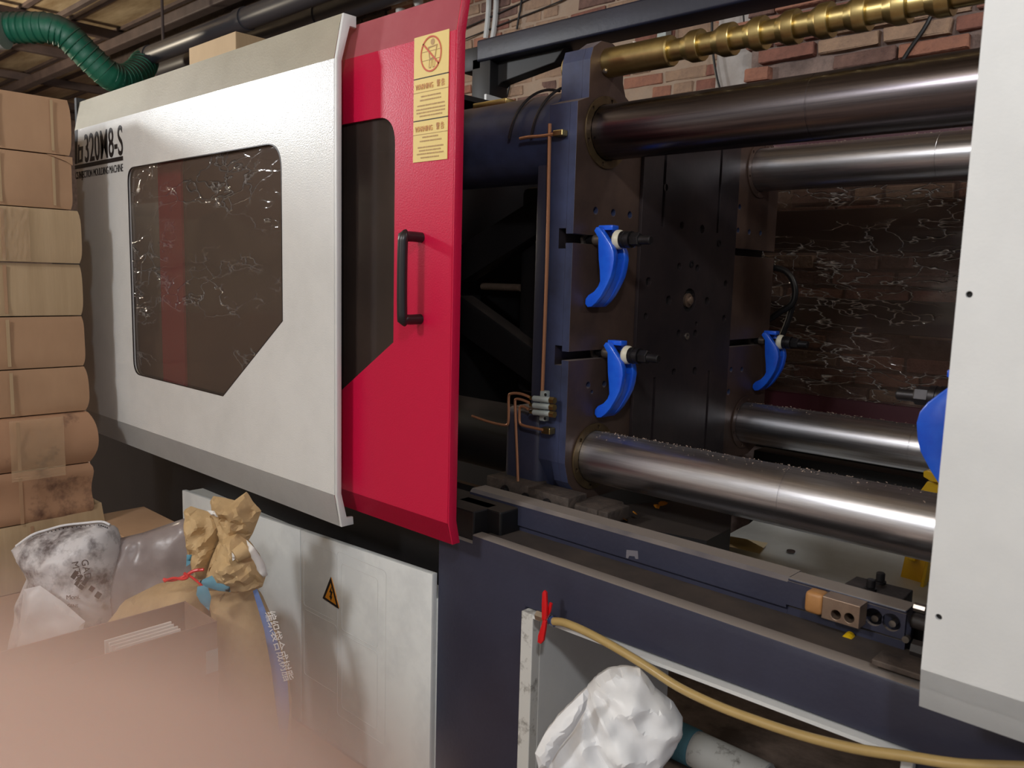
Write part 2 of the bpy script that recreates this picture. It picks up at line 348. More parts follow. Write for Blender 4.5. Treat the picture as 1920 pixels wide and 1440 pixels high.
def noisy_wall(name,x0,x1,z0,z1,Y,T,m,amp,nx,nz):
    b=MB(); b.grid(lambda s,t:Vector((x0+(x1-x0)*s,Y-0.5*amp+amp*noise.noise(Vector((x0+(x1-x0)*s,t*(z1-z0),Y))*9),z0+(z1-z0)*t)),nx,nz)
    b.box(x0,x1,Y+amp,Y+T,z0,z1); o=b.build(name,m); o['kind']='structure'; return o
wb=noisy_wall('wall_back',-9,-1.62,0,3.6,3.52,0.3,'mortarl',0.010,160,90)
print('bricks back',lay(wb,-4.55,-2.02,1.80,3.42,3.515,0.004,[2,4,9,3],skip=0.10,jit=0.004,seed=3))
so=MB(); so.box(-9,-4.50,3.490,3.52,1.7,3.6); ws_=so.build('unlit_slab','unlit'); ws_['kind']='structure'; ws_['label']='upper end of the brick wall, coloured dark as in shade'  # added dark slab, the wall's shade put into its colour
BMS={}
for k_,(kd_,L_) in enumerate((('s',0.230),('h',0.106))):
    me=brick_mesh(L_,77+k_); me.materials.append(M['unlitb']); BMS[kd_]=me
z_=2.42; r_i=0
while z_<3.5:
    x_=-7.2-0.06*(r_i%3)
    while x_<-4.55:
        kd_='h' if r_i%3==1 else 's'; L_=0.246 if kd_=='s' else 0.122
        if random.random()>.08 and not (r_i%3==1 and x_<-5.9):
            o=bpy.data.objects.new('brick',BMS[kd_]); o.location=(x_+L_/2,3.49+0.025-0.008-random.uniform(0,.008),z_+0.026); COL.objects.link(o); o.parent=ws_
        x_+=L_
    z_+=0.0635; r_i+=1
wr=noisy_wall('wall_right',-1.74,1.5,0,3.6,3.27,0.5,'mortar',0.02,150,150)
print('bricks right',lay(wr,-1.70,-0.30,0.72,3.05,3.25,0.014,[6,4,3,5],skip=0.16,jit=0.016,seed=5))
wp=MB(); wp.box(-1.99,-1.752,3.40,3.8,0,3.6,0.01); wp.build('trim_1','whitewash')['kind']='structure'
wl=MB(); wl.box(-14.3,-14,-5,6,0,3.8); wl.build('wall_left','mortar')['kind']='structure'
wf=MB(); wf.box(-15,4,-4.8,-4.6,0,3.8); wf.build('unseen_wall_front','frontw')['kind']='structure'
wg=MB(); wg.box(-14,-9,5.5,5.7,0,3.8); wg.build('wall_far','mortar')['kind']='structure'
ce=struct('ceiling')
ys=[-4.6+0.42*k for k in range(25)]
for k in range(24):
    y0,y1=ys[k],ys[k+1]
    for x0,x1 in ((-14,-9.6),(-9.58,-4.6),(-4.58,1.6)):
        b=MB()
        z=3.62+0.004*(k%2)
        b.box(x0,x1,y0+0.012,y1-0.012,z,z+0.006); b.build('roof_sheet','roof',ce)
    b=MB(); b.box(-14,1.6,y0-0.022,y0+0.022,3.59,3.66); b.build('roof_rib','purlin',ce)
for x in (-13.4,-12.6,-11.15,-9.6,-8.45,-6.6,-4.6,-2.4,-0.2):
    b=MB(); b.box(x-0.04,x+0.04,-4.6,5.5,3.49,3.58,0.01); b.build('roof_purlin','purlin',ce)
b=MB(); b.box(-14,-5.2,3.20,3.30,3.36,3.45,0.01); b.build('roof_beam','purlin',ce)
b=MB(); b.box(-14,-5.2,2.62,2.66,3.42,3.46); b.build('roof_beam','purlin',ce)
# hanger rods and thin wall cables
b=MB(); p=P(303,0,'y',2.95); q=P(306,80,'y',2.95); b.tube([p+Vector((0,0,.6)),q],0.012,8,0); tag(b.build('hanger_rod','purlin',smooth=True),'thin dark rod hanging down to the black pipe below the roof','rod')
# ================================================================ PIPES AND DUCT (upper left)
def alongx(u,v,Y): return P(u,v,'y',Y)
a=P(275,108,'y',2.9); 
t=thing('vent_pipe','long black pipe under the roof joined to the green duct','pipe',tuple(a))
z=2.995
b=MB(); pe=P(272,112,'y',2.9); b.cyl((pe.x,2.9,z),(1.4,2.9,z),0.068,28); b.build('pipe_run','pipe',t,True)
for x in (pe.x+.02,-5.3,-2.2,0.4): b=MB(); b.cyl((x,2.9,z),(x+0.1,2.9,z),0.076,28); b.build('pipe_collar','pipe',t,True)
t=thing('drain_pipe','second black pipe running lower along the dark wall behind the white door','pipe',(-6.0,3.2,2.9))
b=MB(); b.cyl((-7.2,3.22,3.02),(1.4,3.22,3.02),0.075,24); b.build('pipe_run','pipe',t,True)
for x in (-6.2,-4.9,-2.0): b=MB(); b.cyl((x,3.22,3.02),(x+0.08,3.22,3.02),0.083,24); b.build('pipe_socket','pipe',t,True)
# green corrugated duct
fwd_=(RM@Vector((0,0,-1))); dpe=(pe-CAM).dot(fwd_); print('pipe end depth',dpe,pe); kd=lambda u,v,d: PD(u,v,d*dpe/7.45)
dp=[kd(-60,55,6.6),kd(0,52,6.6),kd(40,52,6.6),kd(90,52,6.6),kd(125,66,6.65),kd(165,105,6.75),kd(200,138,6.85),kd(222,149,6.95),kd(245,146,7.1),kd(262,132,7.3),kd(272,116,7.44),kd(280,108,7.5)]
t=thing('green_duct','green ribbed flexible duct sagging from the left edge to the black pipe','duct',tuple(dp[5]))
b=MB(); b.tube(dp,0.1,20,10,rf=lambda s,i:(0.098+0.004*abs(math.sin(i*math.pi/3)))*(1 if s<.93 else 1-(s-.93)*4)); b.build('duct_hose','green',t,True,60)
b=MB(); nn=len(dp)
for s in range(1,34):
    f=s/34*(nn-2); i=int(f); p=dp[i].lerp(dp[i+1],f-i); d=(dp[i+1]-dp[i]).normalized()
    b.lathe(p-d*0.004,d,[(0,0.1),(0.006,0.107),(0.012,0.1)],20,False)
b.build('duct_hoops','green',t,True)['kind']='stuff'
b=MB(); b.cyl(kd(-40,60,6.5),kd(6,58,6.5),0.12,24); b.build('duct_cuff','alu',t,True)
q=kd(-40,60,6.5); b=MB(); b.cyl((q.x-0.02,q.y,q.z-0.1),(q.x-0.02,q.y,3.48),0.125,24); b.build('duct_riser','alu',t,True)
# ================================================================ MACHINE BASE
base=thing('machine_base','dark blue steel bed of the moulding machine with white lower cabinet','machine',(-1.0,1.3,0))
op=[(-1.16,0.0005),(-1.16,0.622),(-0.345,0.636),(-0.345,0.0005)]
b=MB(); b.plate([(-1.452,-0.0),(-1.16,-0.0),(-1.16,0.626),(-0.345,0.640),(-0.345,0),(0.9,0),(0.9,0.740),(-0.3,0.743),(-1.335,0.750),(-1.335,0.73),(-1.452,0.73)],[],'y',1.30,1.34,0.006); b.build('front_plate','navy',base,True)
b=MB(); b.box(-1.335,0.9,1.306,1.44,0.715,0.7425,0.003); b.build('bed_ledge','dusttop',base)
b=MB(); b.box(-3.6,-1.85,1.30,2.84,1.87,1.885); b.build('top_panel','black',base)
b=MB(); b.box(-3.9,-1.30,1.36,1.44,0.0,0.80,0.005); b.build('rear_bed','black',base)
b=MB(); b.box(-1.452,-1.345,1.315,1.40,0.60,0.80,0.004); b.build('corner_block','black',base)
b=MB(); b.box(-1.30,1.0,2.62,2.70,0.0,0.78,0.005); b.build('rear_bed_rail','black',base)
# slide rail cover
b=MB(); b.plate([(1.42,0.757),(1.42,0.806),(1.428,0.814),(1.475,0.814),(1.475,0.722),(1.427,0.722),(1.427,0.751)],[],'x',-1.468,-0.62); b.build('rail_cover','navy',base,False)
b=MB(); b.plate([(-0.62,0.763),(-0.62,0.808),(-0.412,0.808),(-0.412,0.763)],[('c',*(lambda q:(q.x,q.z))(P(u,v,'y',1.42)),0.0155) for u,v in ((1638,1157),(1671,1167))],'y',1.42,1.428); b.box(-0.62,-0.412,1.421,1.47,0.8081,0.814,0.002); b.box(-0.62,-0.412,1.428,1.47,0.723,0.757); b.box(-0.62,-0.412,1.455,1.47,0.757,0.808); b.build('rail_end','navy',base)
for x in (P(1641,1160,'y',1.44).x,P(1674,1170,'y',1.44).x):
    b=MB(); b.cyl((x,1.455,0.778),(x,1.437,0.778),0.006,12); b.build('bolt','steel',base,True)
b=MB(); b.cyl((-0.409,1.428,0.765),(-0.409,1.418,0.765),0.006,10); b.build('bolt','steel',base,True)
b=MB(); b.cyl((-0.403,1.43,0.822),(-0.385,1.43,0.822),0.008,8); b.build('bolt','steel',base,True)
b=MB(); b.prism(PX([(1175,1031),(1196,1033),(1197,1048),(1192,1048),(1190,1043),(1180,1042),(1178,1047),(1174,1046)],1.4195),'y',1.4188,1.4198); b.build('pale_patch','purlin2',base)
# inner slideway
b=MB(); b.box(-1.9,-0.30,1.476,1.548,0.70,0.7755,0.003); b.build('slideway','darksteel',base)
b=MB(); b.prism([tuple(P(u,v,'z',0.765))[:2] for u,v in ((1108,972),(1180,945),(1283,938),(1372,957),(1370,990),(1325,1014))],'z',0.70,0.765); b.build('cross_plate','black',base)
# end mounting parts
b=MB(); b.prism([tuple(P(u,v,'z',0.808))[:2] for u,v in ((1606,1080),(1584,1093),(1600,1100),(1690,1128),(1712,1106))],'z',0.776,0.808,0.002); b.build('stop_block','black2',base)
for u,v in ((1632,1107),(1650,1094)):
    q=P(u,v,'z',0.808); b=MB(); b.cyl(q,q+Vector((0,0,0.005)),0.0105,16); b.cyl(q+Vector((0,0,0.005)),q+Vector((0,0,0.021)),0.0078,16,bev=0.0015); b.build('socket_bolt','darksteel',base,True)
b=MB(); b.box(-0.395,-0.33,1.46,1.56,0.60,0.80,0.004); b.build('end_bracket','darksteel',base)
b=MB(); b.cyl((-0.41,1.45,0.79),(-0.34,1.45,0.79),0.013,12); b.cyl((-0.40,1.43,0.75),(-0.34,1.43,0.75),0.016,8); b.cyl((-0.40,1.425,0.70),(-0.33,1.425,0.70),0.012,8); b.build('end_fittings','black2',base,True)
b=MB(); b.box(-0.425,-0.34,1.31,1.36,0.752,0.762,0.002); b.build('felt_strip','grime',base)
# cabinet panel
b=MB(); b.plate([(-1.452,0.0),(-1.452,0.626),(-2.035,0.600),(-2.035,0.0)],[],'y',1.282,1.30,0.003); cabp=b.build('cabinet_panel','cab',base,True); cabp['label']='white sheet metal cabinet panel'
b=MB(); b.plate([(-2.038,0.0),(-2.038,0.600),(-2.80,0.566),(-2.80,0.0)],[],'y',1.282,1.30,0.003); b.build('cabinet_panel','cab',base,True)
b=MB(); b.box(-2.8,-1.45,1.30,1.36,0,0.56); b.build('cabinet_body','cab',base)
def frame_line(x0,x1,z0,z1,dz=0.0):
    m=MB(); w_=0.0016
    o=rr(x0,x1,z0,z1,0.012); i=rr(x0+w_,x1-w_,z0+w_,z1-w_,0.011); m.plate(o,[i],'y',1.2812,1.2822); return m
for r_ in ((-2.02,-1.85,0.375,0.575),(-1.83,-1.665,0.36,0.555),(-2.02,-1.85,0.16,0.365),(-1.83,-1.665,0.13,0.35),(-1.85,-1.63,0.10,0.585)):
    frame_line(*r_).build('pressed_outline',M['white2'],base)
# warning triangle
b=MB(); b.plate(roundpoly([(-1.917,0.428),(-1.838,0.420),(-1.877,0.502)],[0.006]*3),[], 'y',1.2795,1.282); ws=b.build('warning_sticker','orange',base); ws['label']='orange high voltage warning triangle'
b=MB(); b.plate([(-1.917,0.428),(-1.838,0.420),(-1.877,0.502)],[[(-1.906,0.4335),(-1.849,0.427),(-1.877,0.486)]],'y',1.2785,1.2795); b.plate([(-1.872,0.476),(-1.884,0.456),(-1.877,0.456),(-1.880,0.444),(-1.884,0.445),(-1.876,0.433),(-1.870,0.446),(-1.874,0.446),(-1.868,0.461),(-1.876,0.461)],[],'y',1.2785,1.2795); b.build('lightning_mark','ink',ws)
# opening with white frame
b=MB(); b.box(-1.158,-1.124,1.285,1.31,0.0,0.6235,0.002); b.build('frame_upright','dirty',base)
b=MB(); b.plate([(-1.124,0.6155),(-1.124,0.6225),(-0.345,0.638),(-0.345,0.631)],[],'y',1.285,1.31); b.build('frame_top_strip','white2',base)
b=MB(); b.box(-0.362,-0.344,1.287,1.306,0.0,0.635,0.002); b.build('frame_upright','white2',base)
b=MB(); b.box(-1.126,-1.122,1.311,1.85,0.0,0.70); b.build('inner_side_panel','white2',base)
# ================================================================ WHITE SLIDING DOOR
D=thing('white_guard_door','white sliding machine door with film-covered window and black model lettering','machine door',(-2.45,1.15,0.70))
X0,X1,ZB,ZT=-3.315,-1.672,0.803,1.842
win=roundpoly([(-2.856,0.987),(-2.229,0.984),(-1.902,1.221),(-1.902,1.676),(-2.856,1.676)],[0.05,0,0,0.07,0.05],8)
b=MB(); b.plate([(X0,ZB),(X1,ZB),(X1,ZT),(X0,ZT)],[win],'y',1.15,1.158); b.build('door_skin','white',D)
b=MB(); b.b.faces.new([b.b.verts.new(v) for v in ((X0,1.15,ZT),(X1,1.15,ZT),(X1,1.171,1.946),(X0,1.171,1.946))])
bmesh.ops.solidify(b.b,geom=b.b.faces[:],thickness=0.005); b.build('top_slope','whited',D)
b=MB(); b.b.faces.new([b.b.verts.new(v) for v in ((X0,1.15,ZB),(X1,1.15,ZB),(X1,1.166,0.720),(X0,1.166,0.720))])
bmesh.ops.solidify(b.b,geom=b.b.faces[:],thickness=0.006); b.build('bottom_slope','white',D)
# end flange and rolled lips
b=MB(); b.plate([(1.1505,ZB),(1.1505,ZT),(1.171,1.946),(1.206,1.946),(1.206,1.920),(1.188,1.920),(1.165,1.838),(1.165,0.806),(1.181,0.742),(1.200,0.740),(1.202,0.720),(1.166,0.720)],[],'x',X1,X1+0.010,0.002); b.build('end_flange','white2',D,True)
b=MB(); b.box(X0,X1,1.171,1.200,1.942,1.946); b.build('top_return','whited',D)
b=MB(); b.box(X0,X1,1.166,1.195,0.720,0.724); b.build('bottom_return','white2',D)
b=MB(); b.grid(lambda s,t:Vector((-2.87+0.98*s,1.1605+0.0035*noise.noise(Vector((s*5,t*7,1))),0.975+0.71*t)),40,40); b.build('window_film','filmdoor',D,True,180)
# black rubber edge to window
b=MB(); wi=[((x+2.379)*0.994-2.379,(z-1.33)*0.992+1.33) for x,z in win]; b.plate(win,[wi],'y',1.1492,1.152); b.build('window_seal','plastic',D)
# lettering
yy=1.1494
def q_(u,v): p=P(u,v,'y',1.15); return (p.x,p.z)
a_=q_(159,304); t_=q_(156,253); e_=q_(231,286); hcap=t_[1]-a_[1]
def fit(body,x0,x1,z,size,m,name,off):
    o=text(body,size,(x0,yy,z),m,D,name=name,bold=off); xs_=[v.co.x for v in o.data.vertices]; k=(x1-x0)/(max(xs_)-x0)
    for v in o.data.vertices: v.co.x=x0+(v.co.x-x0)*k
fit('320M8-S',a_[0],e_[0],a_[1],hcap/0.70,'ink','lettering',0.0012)
a2=q_(142,338); e2=q_(231,322); fit('CS INJECTION MOULDING MACHINE',a2[0],e2[0],a2[1]+0.004,0.036,'ink','lettering',0.0)
l0=q_(141,314); l1=q_(231,297); b=MB(); b.box(l0[0],l1[0],yy-0.0006,yy,l0[1]-0.007,l0[1]+0.007); b.build('underline','ink',D)
b=MB(); b.plate([q_(*p) for p in ((141,308),(141,245),(146,243),(145,307))],[],'y',yy-0.0006,yy); b.plate([q_(*p) for p in ((146,306),(147,272),(149,271),(149,276),(156,274),(155,303))],[[q_(*p) for p in ((149,300),(149,283),(153,281),(153,298))]],'y',yy-0.0006,yy); b.build('emblem','ink',D)
b=MB(); b.box(X0-0.02,X0-0.001,1.16,1.30,0.75,1.96); b.build('door_edge_seal','rubber',D)
# ================================================================ RED DOOR
R=thing('red_guard_door','crimson sliding machine door with black handle and yellow warning stickers','machine door',(-1.6,1.2,0.70))
X0,X1,ZB,ZT=-2.74,-1.311,0.803,1.853
win=roundpoly([(-2.575,0.90),(-1.95,0.90),(-1.507,1.193),(-1.507,1.705),(-2.575,1.705)],[0.04,0,0,0.065,0.05],8)
b=MB(); b.plate([(X0,ZB),(X1,ZB),(X1,ZT),(X0,ZT)],[win],'y',1.20,1.207); b.build('door_skin','red',R)
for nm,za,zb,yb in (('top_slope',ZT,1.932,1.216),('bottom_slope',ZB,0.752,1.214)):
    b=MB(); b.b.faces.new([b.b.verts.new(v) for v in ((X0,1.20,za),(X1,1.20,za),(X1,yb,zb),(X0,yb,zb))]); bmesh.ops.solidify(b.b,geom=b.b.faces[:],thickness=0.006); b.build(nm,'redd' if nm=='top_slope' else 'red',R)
b=MB(); b.plate([(1.2005,ZB),(1.2005,ZT),(1.216,1.932),(1.238,1.932),(1.224,1.85),(1.224,0.806),(1.236,0.752),(1.214,0.752)],[],'x',X1,X1+0.004,0.001); b.build('end_flange','red',R,True)
b=MB(); b.box(-2.60,-1.49,1.209,1.213,0.88,1.72); b.build('window_pane','panered',R)
b=MB(); b.box(-1.735,-1.712,1.216,1.25,0.82,1.84); b.build('inner_stile','darksteel',R)
hp=[(-1.378,1.2,1.437),(-1.378,1.165,1.437),(-1.408,1.150,1.437),(-1.432,1.150,1.425),(-1.432,1.150,1.26),(-1.408,1.150,1.248),(-1.378,1.165,1.248),(-1.378,1.2,1.248)]
hp=[(-1.385,1.2,1.436),(-1.385,1.162,1.436),(-1.388,1.152,1.436),(-1.425,1.150,1.434),(-1.434,1.150,1.424),(-1.434,1.150,1.26),(-1.425,1.150,1.250),(-1.388,1.152,1.247),(-1.385,1.162,1.247),(-1.385,1.2,1.247)]
hp=[(-1.412,1.2,1.432),(-1.412,1.158,1.432),(-1.412,1.148,1.422),(-1.412,1.148,1.262),(-1.412,1.158,1.252),(-1.412,1.2,1.252)]
b=MB(); b.tube(hp,0.0115,14,4); b.build('handle','plastic',R,True,60)
def stick(x0,x1,z0,z1,m='yellowst'):
    q=MB(); q.box(x0,x1,1.1985,1.1998,z0,z1); return q.build('warning_sticker',m,R)
ys_=1.1978
s=stick(-1.442,-1.330,1.772,1.858); s['label']='yellow sticker with crossed-out figure in red ring'
b=MB(); ring=lambda r:[(-1.386+r*0.92*math.cos(a*math.pi/20),1.817+r*math.sin(a*math.pi/20)) for a in range(40)]
b.plate(ring(0.037),[ring(0.0335)],'y',ys_-0.0004,ys_+0.0004); c_,s_=math.cos(math.radians(-42)),math.sin(math.radians(-42))
b.plate([(-1.386+a*c_-d*s_,1.817+a*s_+d*c_) for a,d in ((-.035,-.0018),(.035,-.0018),(.035,.0018),(-.035,.0018))],[],'y',ys_-0.0004,ys_+0.0004); b.build('prohibition_ring','inkred',s)
b=MB()
b.lathe((-1.381,ys_+0.0006,1.841),(0,-1,0),[(0,0.0065),(0.0004,0.0065)],14)
for q in ([(-1.396,1.832),(-1.366,1.834),(-1.372,1.808),(-1.391,1.806)],[(-1.391,1.806),(-1.383,1.806),(-1.386,1.788),(-1.392,1.788)],[(-1.380,1.806),(-1.372,1.808),(-1.374,1.789),(-1.380,1.788)]): b.plate(q,[[(x*0.8+0.2*(sum(p[0] for p in q)/4),z_*0.8+0.2*(sum(p[1] for p in q)/4)) for x,z_ in q]],'y',ys_-0.0002,ys_+0.0006)
for z_ in (1.823,1.805): b.box(-1.415,-1.357,ys_,ys_+0.0005,z_,z_+0.0009)
b.build('crossed_figure','inkfaint',s)
for z0,z1,lines in ((1.6835,1.7695,[(1.731,.62),(1.723,.68),(1.712,.86),(1.704,.92),(1.697,.9),(1.690,.7)]),(1.595,1.681,[(1.645,.5),(1.637,.66),(1.624,.8),(1.617,.7),(1.610,.85),(1.602,.6)])):
    s=stick(-1.442,-1.330,z0,z1)
    text('WARNING',0.0165,(-1.435,ys_,z1-0.022),'inkpink',s,sx=0.72)
    text('警 告',0.0155,(-1.366,ys_,z1-0.021),'inkpink',s,sx=0.72,name='lettering')
    b=MB(); b.box(-1.442,-1.33,ys_,ys_+0.0006,z1-0.0285,z1-0.0275); b.build('rule_line','inkfaint',s)
    rnd=random.Random(int(z0*1000)); b=MB()
    for zz,wd in lines:
        x=-1.386-0.05*wd
        while x<-1.386+0.05*wd:
            ww=rnd.uniform(0.002,0.006); b.box(x,x+ww,ys_,ys_+0.0006,zz,zz+0.0028); x+=ww+rnd.uniform(0.0008,0.002)
    b.build('small_print','inkfaint',s)['kind']='stuff'
    b=MB(); b.box(-1.442,-1.33,1.1982,1.1997,z1+0.0002,z1+0.0018); b.build('sticker_edge','ink',s)
# ================================================================ RIGHT COVER
W=thing('white_side_cover','plain white machine cover panel filling the right edge of the scene','machine cover',(0.1,1.15,0.72))
b=MB(); b.plate([(-0.305,0.842),(1.0,0.842),(1.0,2.2),(-0.305,2.2)],[('c',-0.2975,1.383,0.0001)],'y',1.15,1.155); b.b.clear()
hl=[]
for u,v in ((1817,552),(1760,1157)):
    q=P(u,v,'y',1.15); hl.append(('c',q.x,q.z,0.0042))
b.plate([(-0.309,0.842),(1.0,0.842),(1.0,2.2),(-0.309,2.2)],hl,'y',1.15,1.155); b.build('cover_skin','white2',W)
for h in hl:
    b=MB(); b.cyl((h[1],1.1552,h[2]),(h[1],1.165,h[2]),0.006,12); b.build('screw_hole_shade','hole',W,True)
b=MB(); b.b.faces.new([b.b.verts.new(v) for v in ((-0.309,1.15,0.842),(1.0,1.15,0.842),(1.0,1.158,0.786),(-0.309,1.158,0.786))]); bmesh.ops.solidify(b.b,geom=b.b.faces[:],thickness=0.005); b.build('bottom_slope','white2',W)
b=MB(); b.box(-0.309,-0.304,1.1625,1.20,0.80,2.2); b.build('edge_flange','black',W)
b=MB(); b.box(-0.28,1.0,1.215,1.30,0.0,0.79); b.b.clear(); b.box(-0.12,1.0,1.24,1.299,0.0,0.73,0.004); b.build('lower_bed_cover','black',W)
# ================================================================ PLATENS AND TIE BARS
FX=-1.25
def F(u,v): q=P(u,v,'x',FX); return (q.y,q.z)
YN,YF,ZL,ZU=1.642,2.44,0.905,1.703
pl=thing('moving_platen','dark moving platen drilled with rows of bolt holes, dark blue near side','platen',(FX,2.05,0.78))
def outline(w):
    l=[(1.53,0.90),(1.545,0.85),(1.585,0.808),(1.64,0.795),(2.48,0.795),(2.545,0.82),(2.575,0.88)]
    for z in (1.165,1.446): l+=[(2.575,z-w),(2.30,z-w),(2.30,z+w),(2.575,z+w)]
    l+=[(2.575,1.72),(2.545,1.78),(2.48,1.80),(1.80,1.785),(1.745,1.785),(1.715,1.80),(1.702,1.83),(1.702,1.878),(1.685,1.903),(1.655,1.913),(1.61,1.910),(1.58,1.89),(1.57,1.862),(1.57,1.775),(1.53,1.76)]
    for z in (1.446,1.165): l+=[(1.53,z+w),(1.785,z+w),(1.785,z-w),(1.53,z-w)]
    return l
hpx=[(1117,395,.0075),(1150,399,.0075),(1181,403,.0075),(1212,350,.007),(1103,722,.007),(1133,720,.007),(1110,735,.004),
 (1369,290,.009),(1369,336,.009),(1364,384,.007),(1387,388,.007),(1364,430,.008),(1384,432,.007),(1405,435,.007),(1426,437,.007),
 (1371,693,.007),(1391,693,.007),(1352,697,.007),(1366,735,.008),(1345,785,.009),(1385,434,.003)]
hl=[('c',*F(u,v),r*1.2) for u,v,r in hpx[:-1]]
bars=[('c',y,z,0.0655) for y in (YN,YF) for z in (ZL,ZU)]
def twotone(o,m2='navy2'):
    o.data.materials.append(M[m2])
    for p in o.data.polygons:
        if p.normal.x<0.5: p.material_index=1
b=MB(); b.plate(outline(0.011),hl+bars,'x',FX-0.022,FX,0.0008); o=b.build('face_layer','plate',pl); twotone(o)
b=MB(); b.plate(outline(0.024),hl+bars,'x',FX-0.044,FX-0.022); twotone(b.build('slot_layer','plate',pl))
b=MB(); b.plate([p for p in outline(0) if True],[],'x',FX-0.085,FX-0.044); b.b.clear(); b.plate([(1.53,0.90),(1.585,0.808),(1.64,0.795),(2.48,0.795),(2.575,0.88),(2.575,1.72),(2.48,1.80),(1.745,1.785),(1.702,1.83),(1.702,1.878),(1.655,1.913),(1.58,1.89),(1.57,1.862),(1.57,1.775),(1.53,1.76)],[],'x',FX-0.085,FX-0.044); twotone(b.build('back_layer','plate2',pl))
cpx=[(1273,423,.009),(1311,430,.0105),(1268,500,.009),(1302,503,.009),(1210,528,.010),(1248,563,.011),(1320,565,.0105),(1355,532,.009),(1352,597,.009),(1300,607,.006),(1267,625,.009),(1298,625,.009),(1205,593,.008),(1297,695,.010),(1258,697,.009),(1243,352,.008),(1181,350,.006)]
ch=[('c',*F(u,v),r*1.2) for u,v,r in cpx if 1.80<F(u,v)[0]<2.29]
gr=[[(y-0.006,z0),(y+0.006,z0),(y+0.006,z1),(y-0.006,z1)] for y in (1.892,2.182) for z0,z1 in ((1.495,1.75),(0.83,1.09))]
cc=F(1287,563)
b=MB(); b.plate([(1.795,0.80),(2.295,0.80),(2.295,1.775),(1.795,1.775)],ch+gr+[('c',cc[0],cc[1],0.034)],'x',FX+0.0002,FX+0.010,0.0006); b.build('centre_plate','plate2',pl)
b=MB()
for h in ch+hl: b.cyl((FX-0.0005 if h in ch else FX-0.03,h[1],h[2]),(FX+0.0008 if h in ch else FX-0.02,h[1],h[2]),h[3]*1.02,14)
b.cyl((FX,cc[0],cc[1]),(FX+0.001,cc[0],cc[1]),0.0345,24); b.build('bore_shade_discs','hole',pl)['kind']='stuff'
b=MB(); b.lathe((FX,cc[0],cc[1]),(1,0,0),[(0.001,0.020),(0.008,0.020),(0.010,0.013),(0.016,0.012),(0.020,0.005)],20); b.build('ejector_tip','brown_steel',pl,True)
for u,v in ((1290,495),(1282,630),(1342,456)):
    y,z=F(u,v); b=MB(); b.plate([(y+0.010*math.cos(k*math.pi/10),z+0.010*math.sin(k*math.pi/10)) for k in range(20)],[('c',y,z,0.006)],'x',FX+0.010,FX+0.013); b.build('bushing','steel' if v==630 else 'darksteel',pl)
for y in (YN,YF):
    for z in (ZL,ZU):
        bh=[('c',y+0.0758*math.cos(a),z+0.0758*math.sin(a),0.0048) for a in [math.radians(20+60*k) for k in range(6)]]
        b=MB(); b.plate([(y+0.085*math.cos(k*math.pi/24),z+0.085*math.sin(k*math.pi/24)) for k in range(48)],[('c',y,z,0.0665)]+bh,'x',FX+0.0002,FX+0.005,0.0006); b.build('flange_ring','bronze' if y==YN else 'plate',pl)
        b=MB(); b.cyl((FX-0.0855,y,z),(FX-0.62,y,z),0.108 if z>1 else 0.095,36); b.build('bar_housing','navy2' if z>1 else 'black',pl,True)
b=MB(); b.box(FX-0.21,FX-0.085,1.53,1.75,0.80,1.02,0.02,3); b.build('lower_boss','navy',pl,True)
b=MB(); b.box(FX-0.15,FX-0.0855,1.565,2.57,0.90,1.70,0.004); b.build('rib_plate','navy',pl,True)
b=MB(); b.box(-1.475,-1.33,1.485,1.56,0.7825,0.838,0.004); b.box(-1.335,-1.20,1.487,1.56,0.7825,0.832,0.004); b.box(-1.215,-1.13,1.51,1.62,0.7825,0.815,0.006); b.box(-1.13,-1.10,1.51,1.60,0.7825,0.815,0.004); b.build('slide_foot','grime',pl,True)
for x,z in ((-1.405,0.812),(-1.335,0.806),(-1.265,0.806)):
    b=MB(); b.lathe((x,1.486,z),(0,-1,0),[(0,0.013),(0.004,0.013),(0.004,0.009),(0.012,0.009),(0.012,0.005),(0.006,0.005)],14); b.build('socket_bolt','darksteel',pl,True)
fp=thing('fixed_platen','dark fixed platen mostly hidden behind the white side cover','platen',(-0.12,2.05,0.78))
b=MB(); b.plate([(1.44,0.80),(2.6,0.80),(2.6,1.80),(1.44,1.80)],bars,'x',-0.31,0.0,0.004); b.build('platen_body','plate2',fp)
labs={(YN,ZU):'thick polished tie bar at the top, nearest the viewer, under the brass rod',(YN,ZL):'thick shiny lint-speckled tie bar just above the dark blue bed rail',(YF,ZU):'shiny tie bar behind, just below the topmost dark bar',(YF,ZL):'shiny tie bar behind the lowest one, ending at the blue clamp'}
for (y,z),lab in labs.items():
    t=thing('tie_bar',lab,'steel bar',(FX,y,z),'tie bars between the platens')
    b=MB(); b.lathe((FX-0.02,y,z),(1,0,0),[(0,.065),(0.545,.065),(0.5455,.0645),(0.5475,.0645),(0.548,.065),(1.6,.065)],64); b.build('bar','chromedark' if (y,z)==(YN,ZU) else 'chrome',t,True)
    if (y,z)!=(YN,ZU):
        rnd=random.Random(int(y*10+z*100)); b=MB()
        for k in range(420):
            x=FX+0.03+rnd.random()**1.3*0.9; a=rnd.gauss(0,0.28); s=rnd.uniform(0.0004,0.0013)*(2.0 if rnd.random()<.1 else 1); c=Vector((x,y+0.0655*math.sin(a),z+0.0655*math.cos(a)))
            vs=[b.b.verts.new(c+Vector((rnd.uniform(-1,1)*2,rnd.uniform(-1,1),rnd.uniform(0,2.4)))*s) for _ in range(4)]
            for f in ((0,1,2),(0,2,3),(0,1,3)): b.b.faces.new([vs[i] for i in f])
        b.build('lint','lint',t)['kind']='stuff'
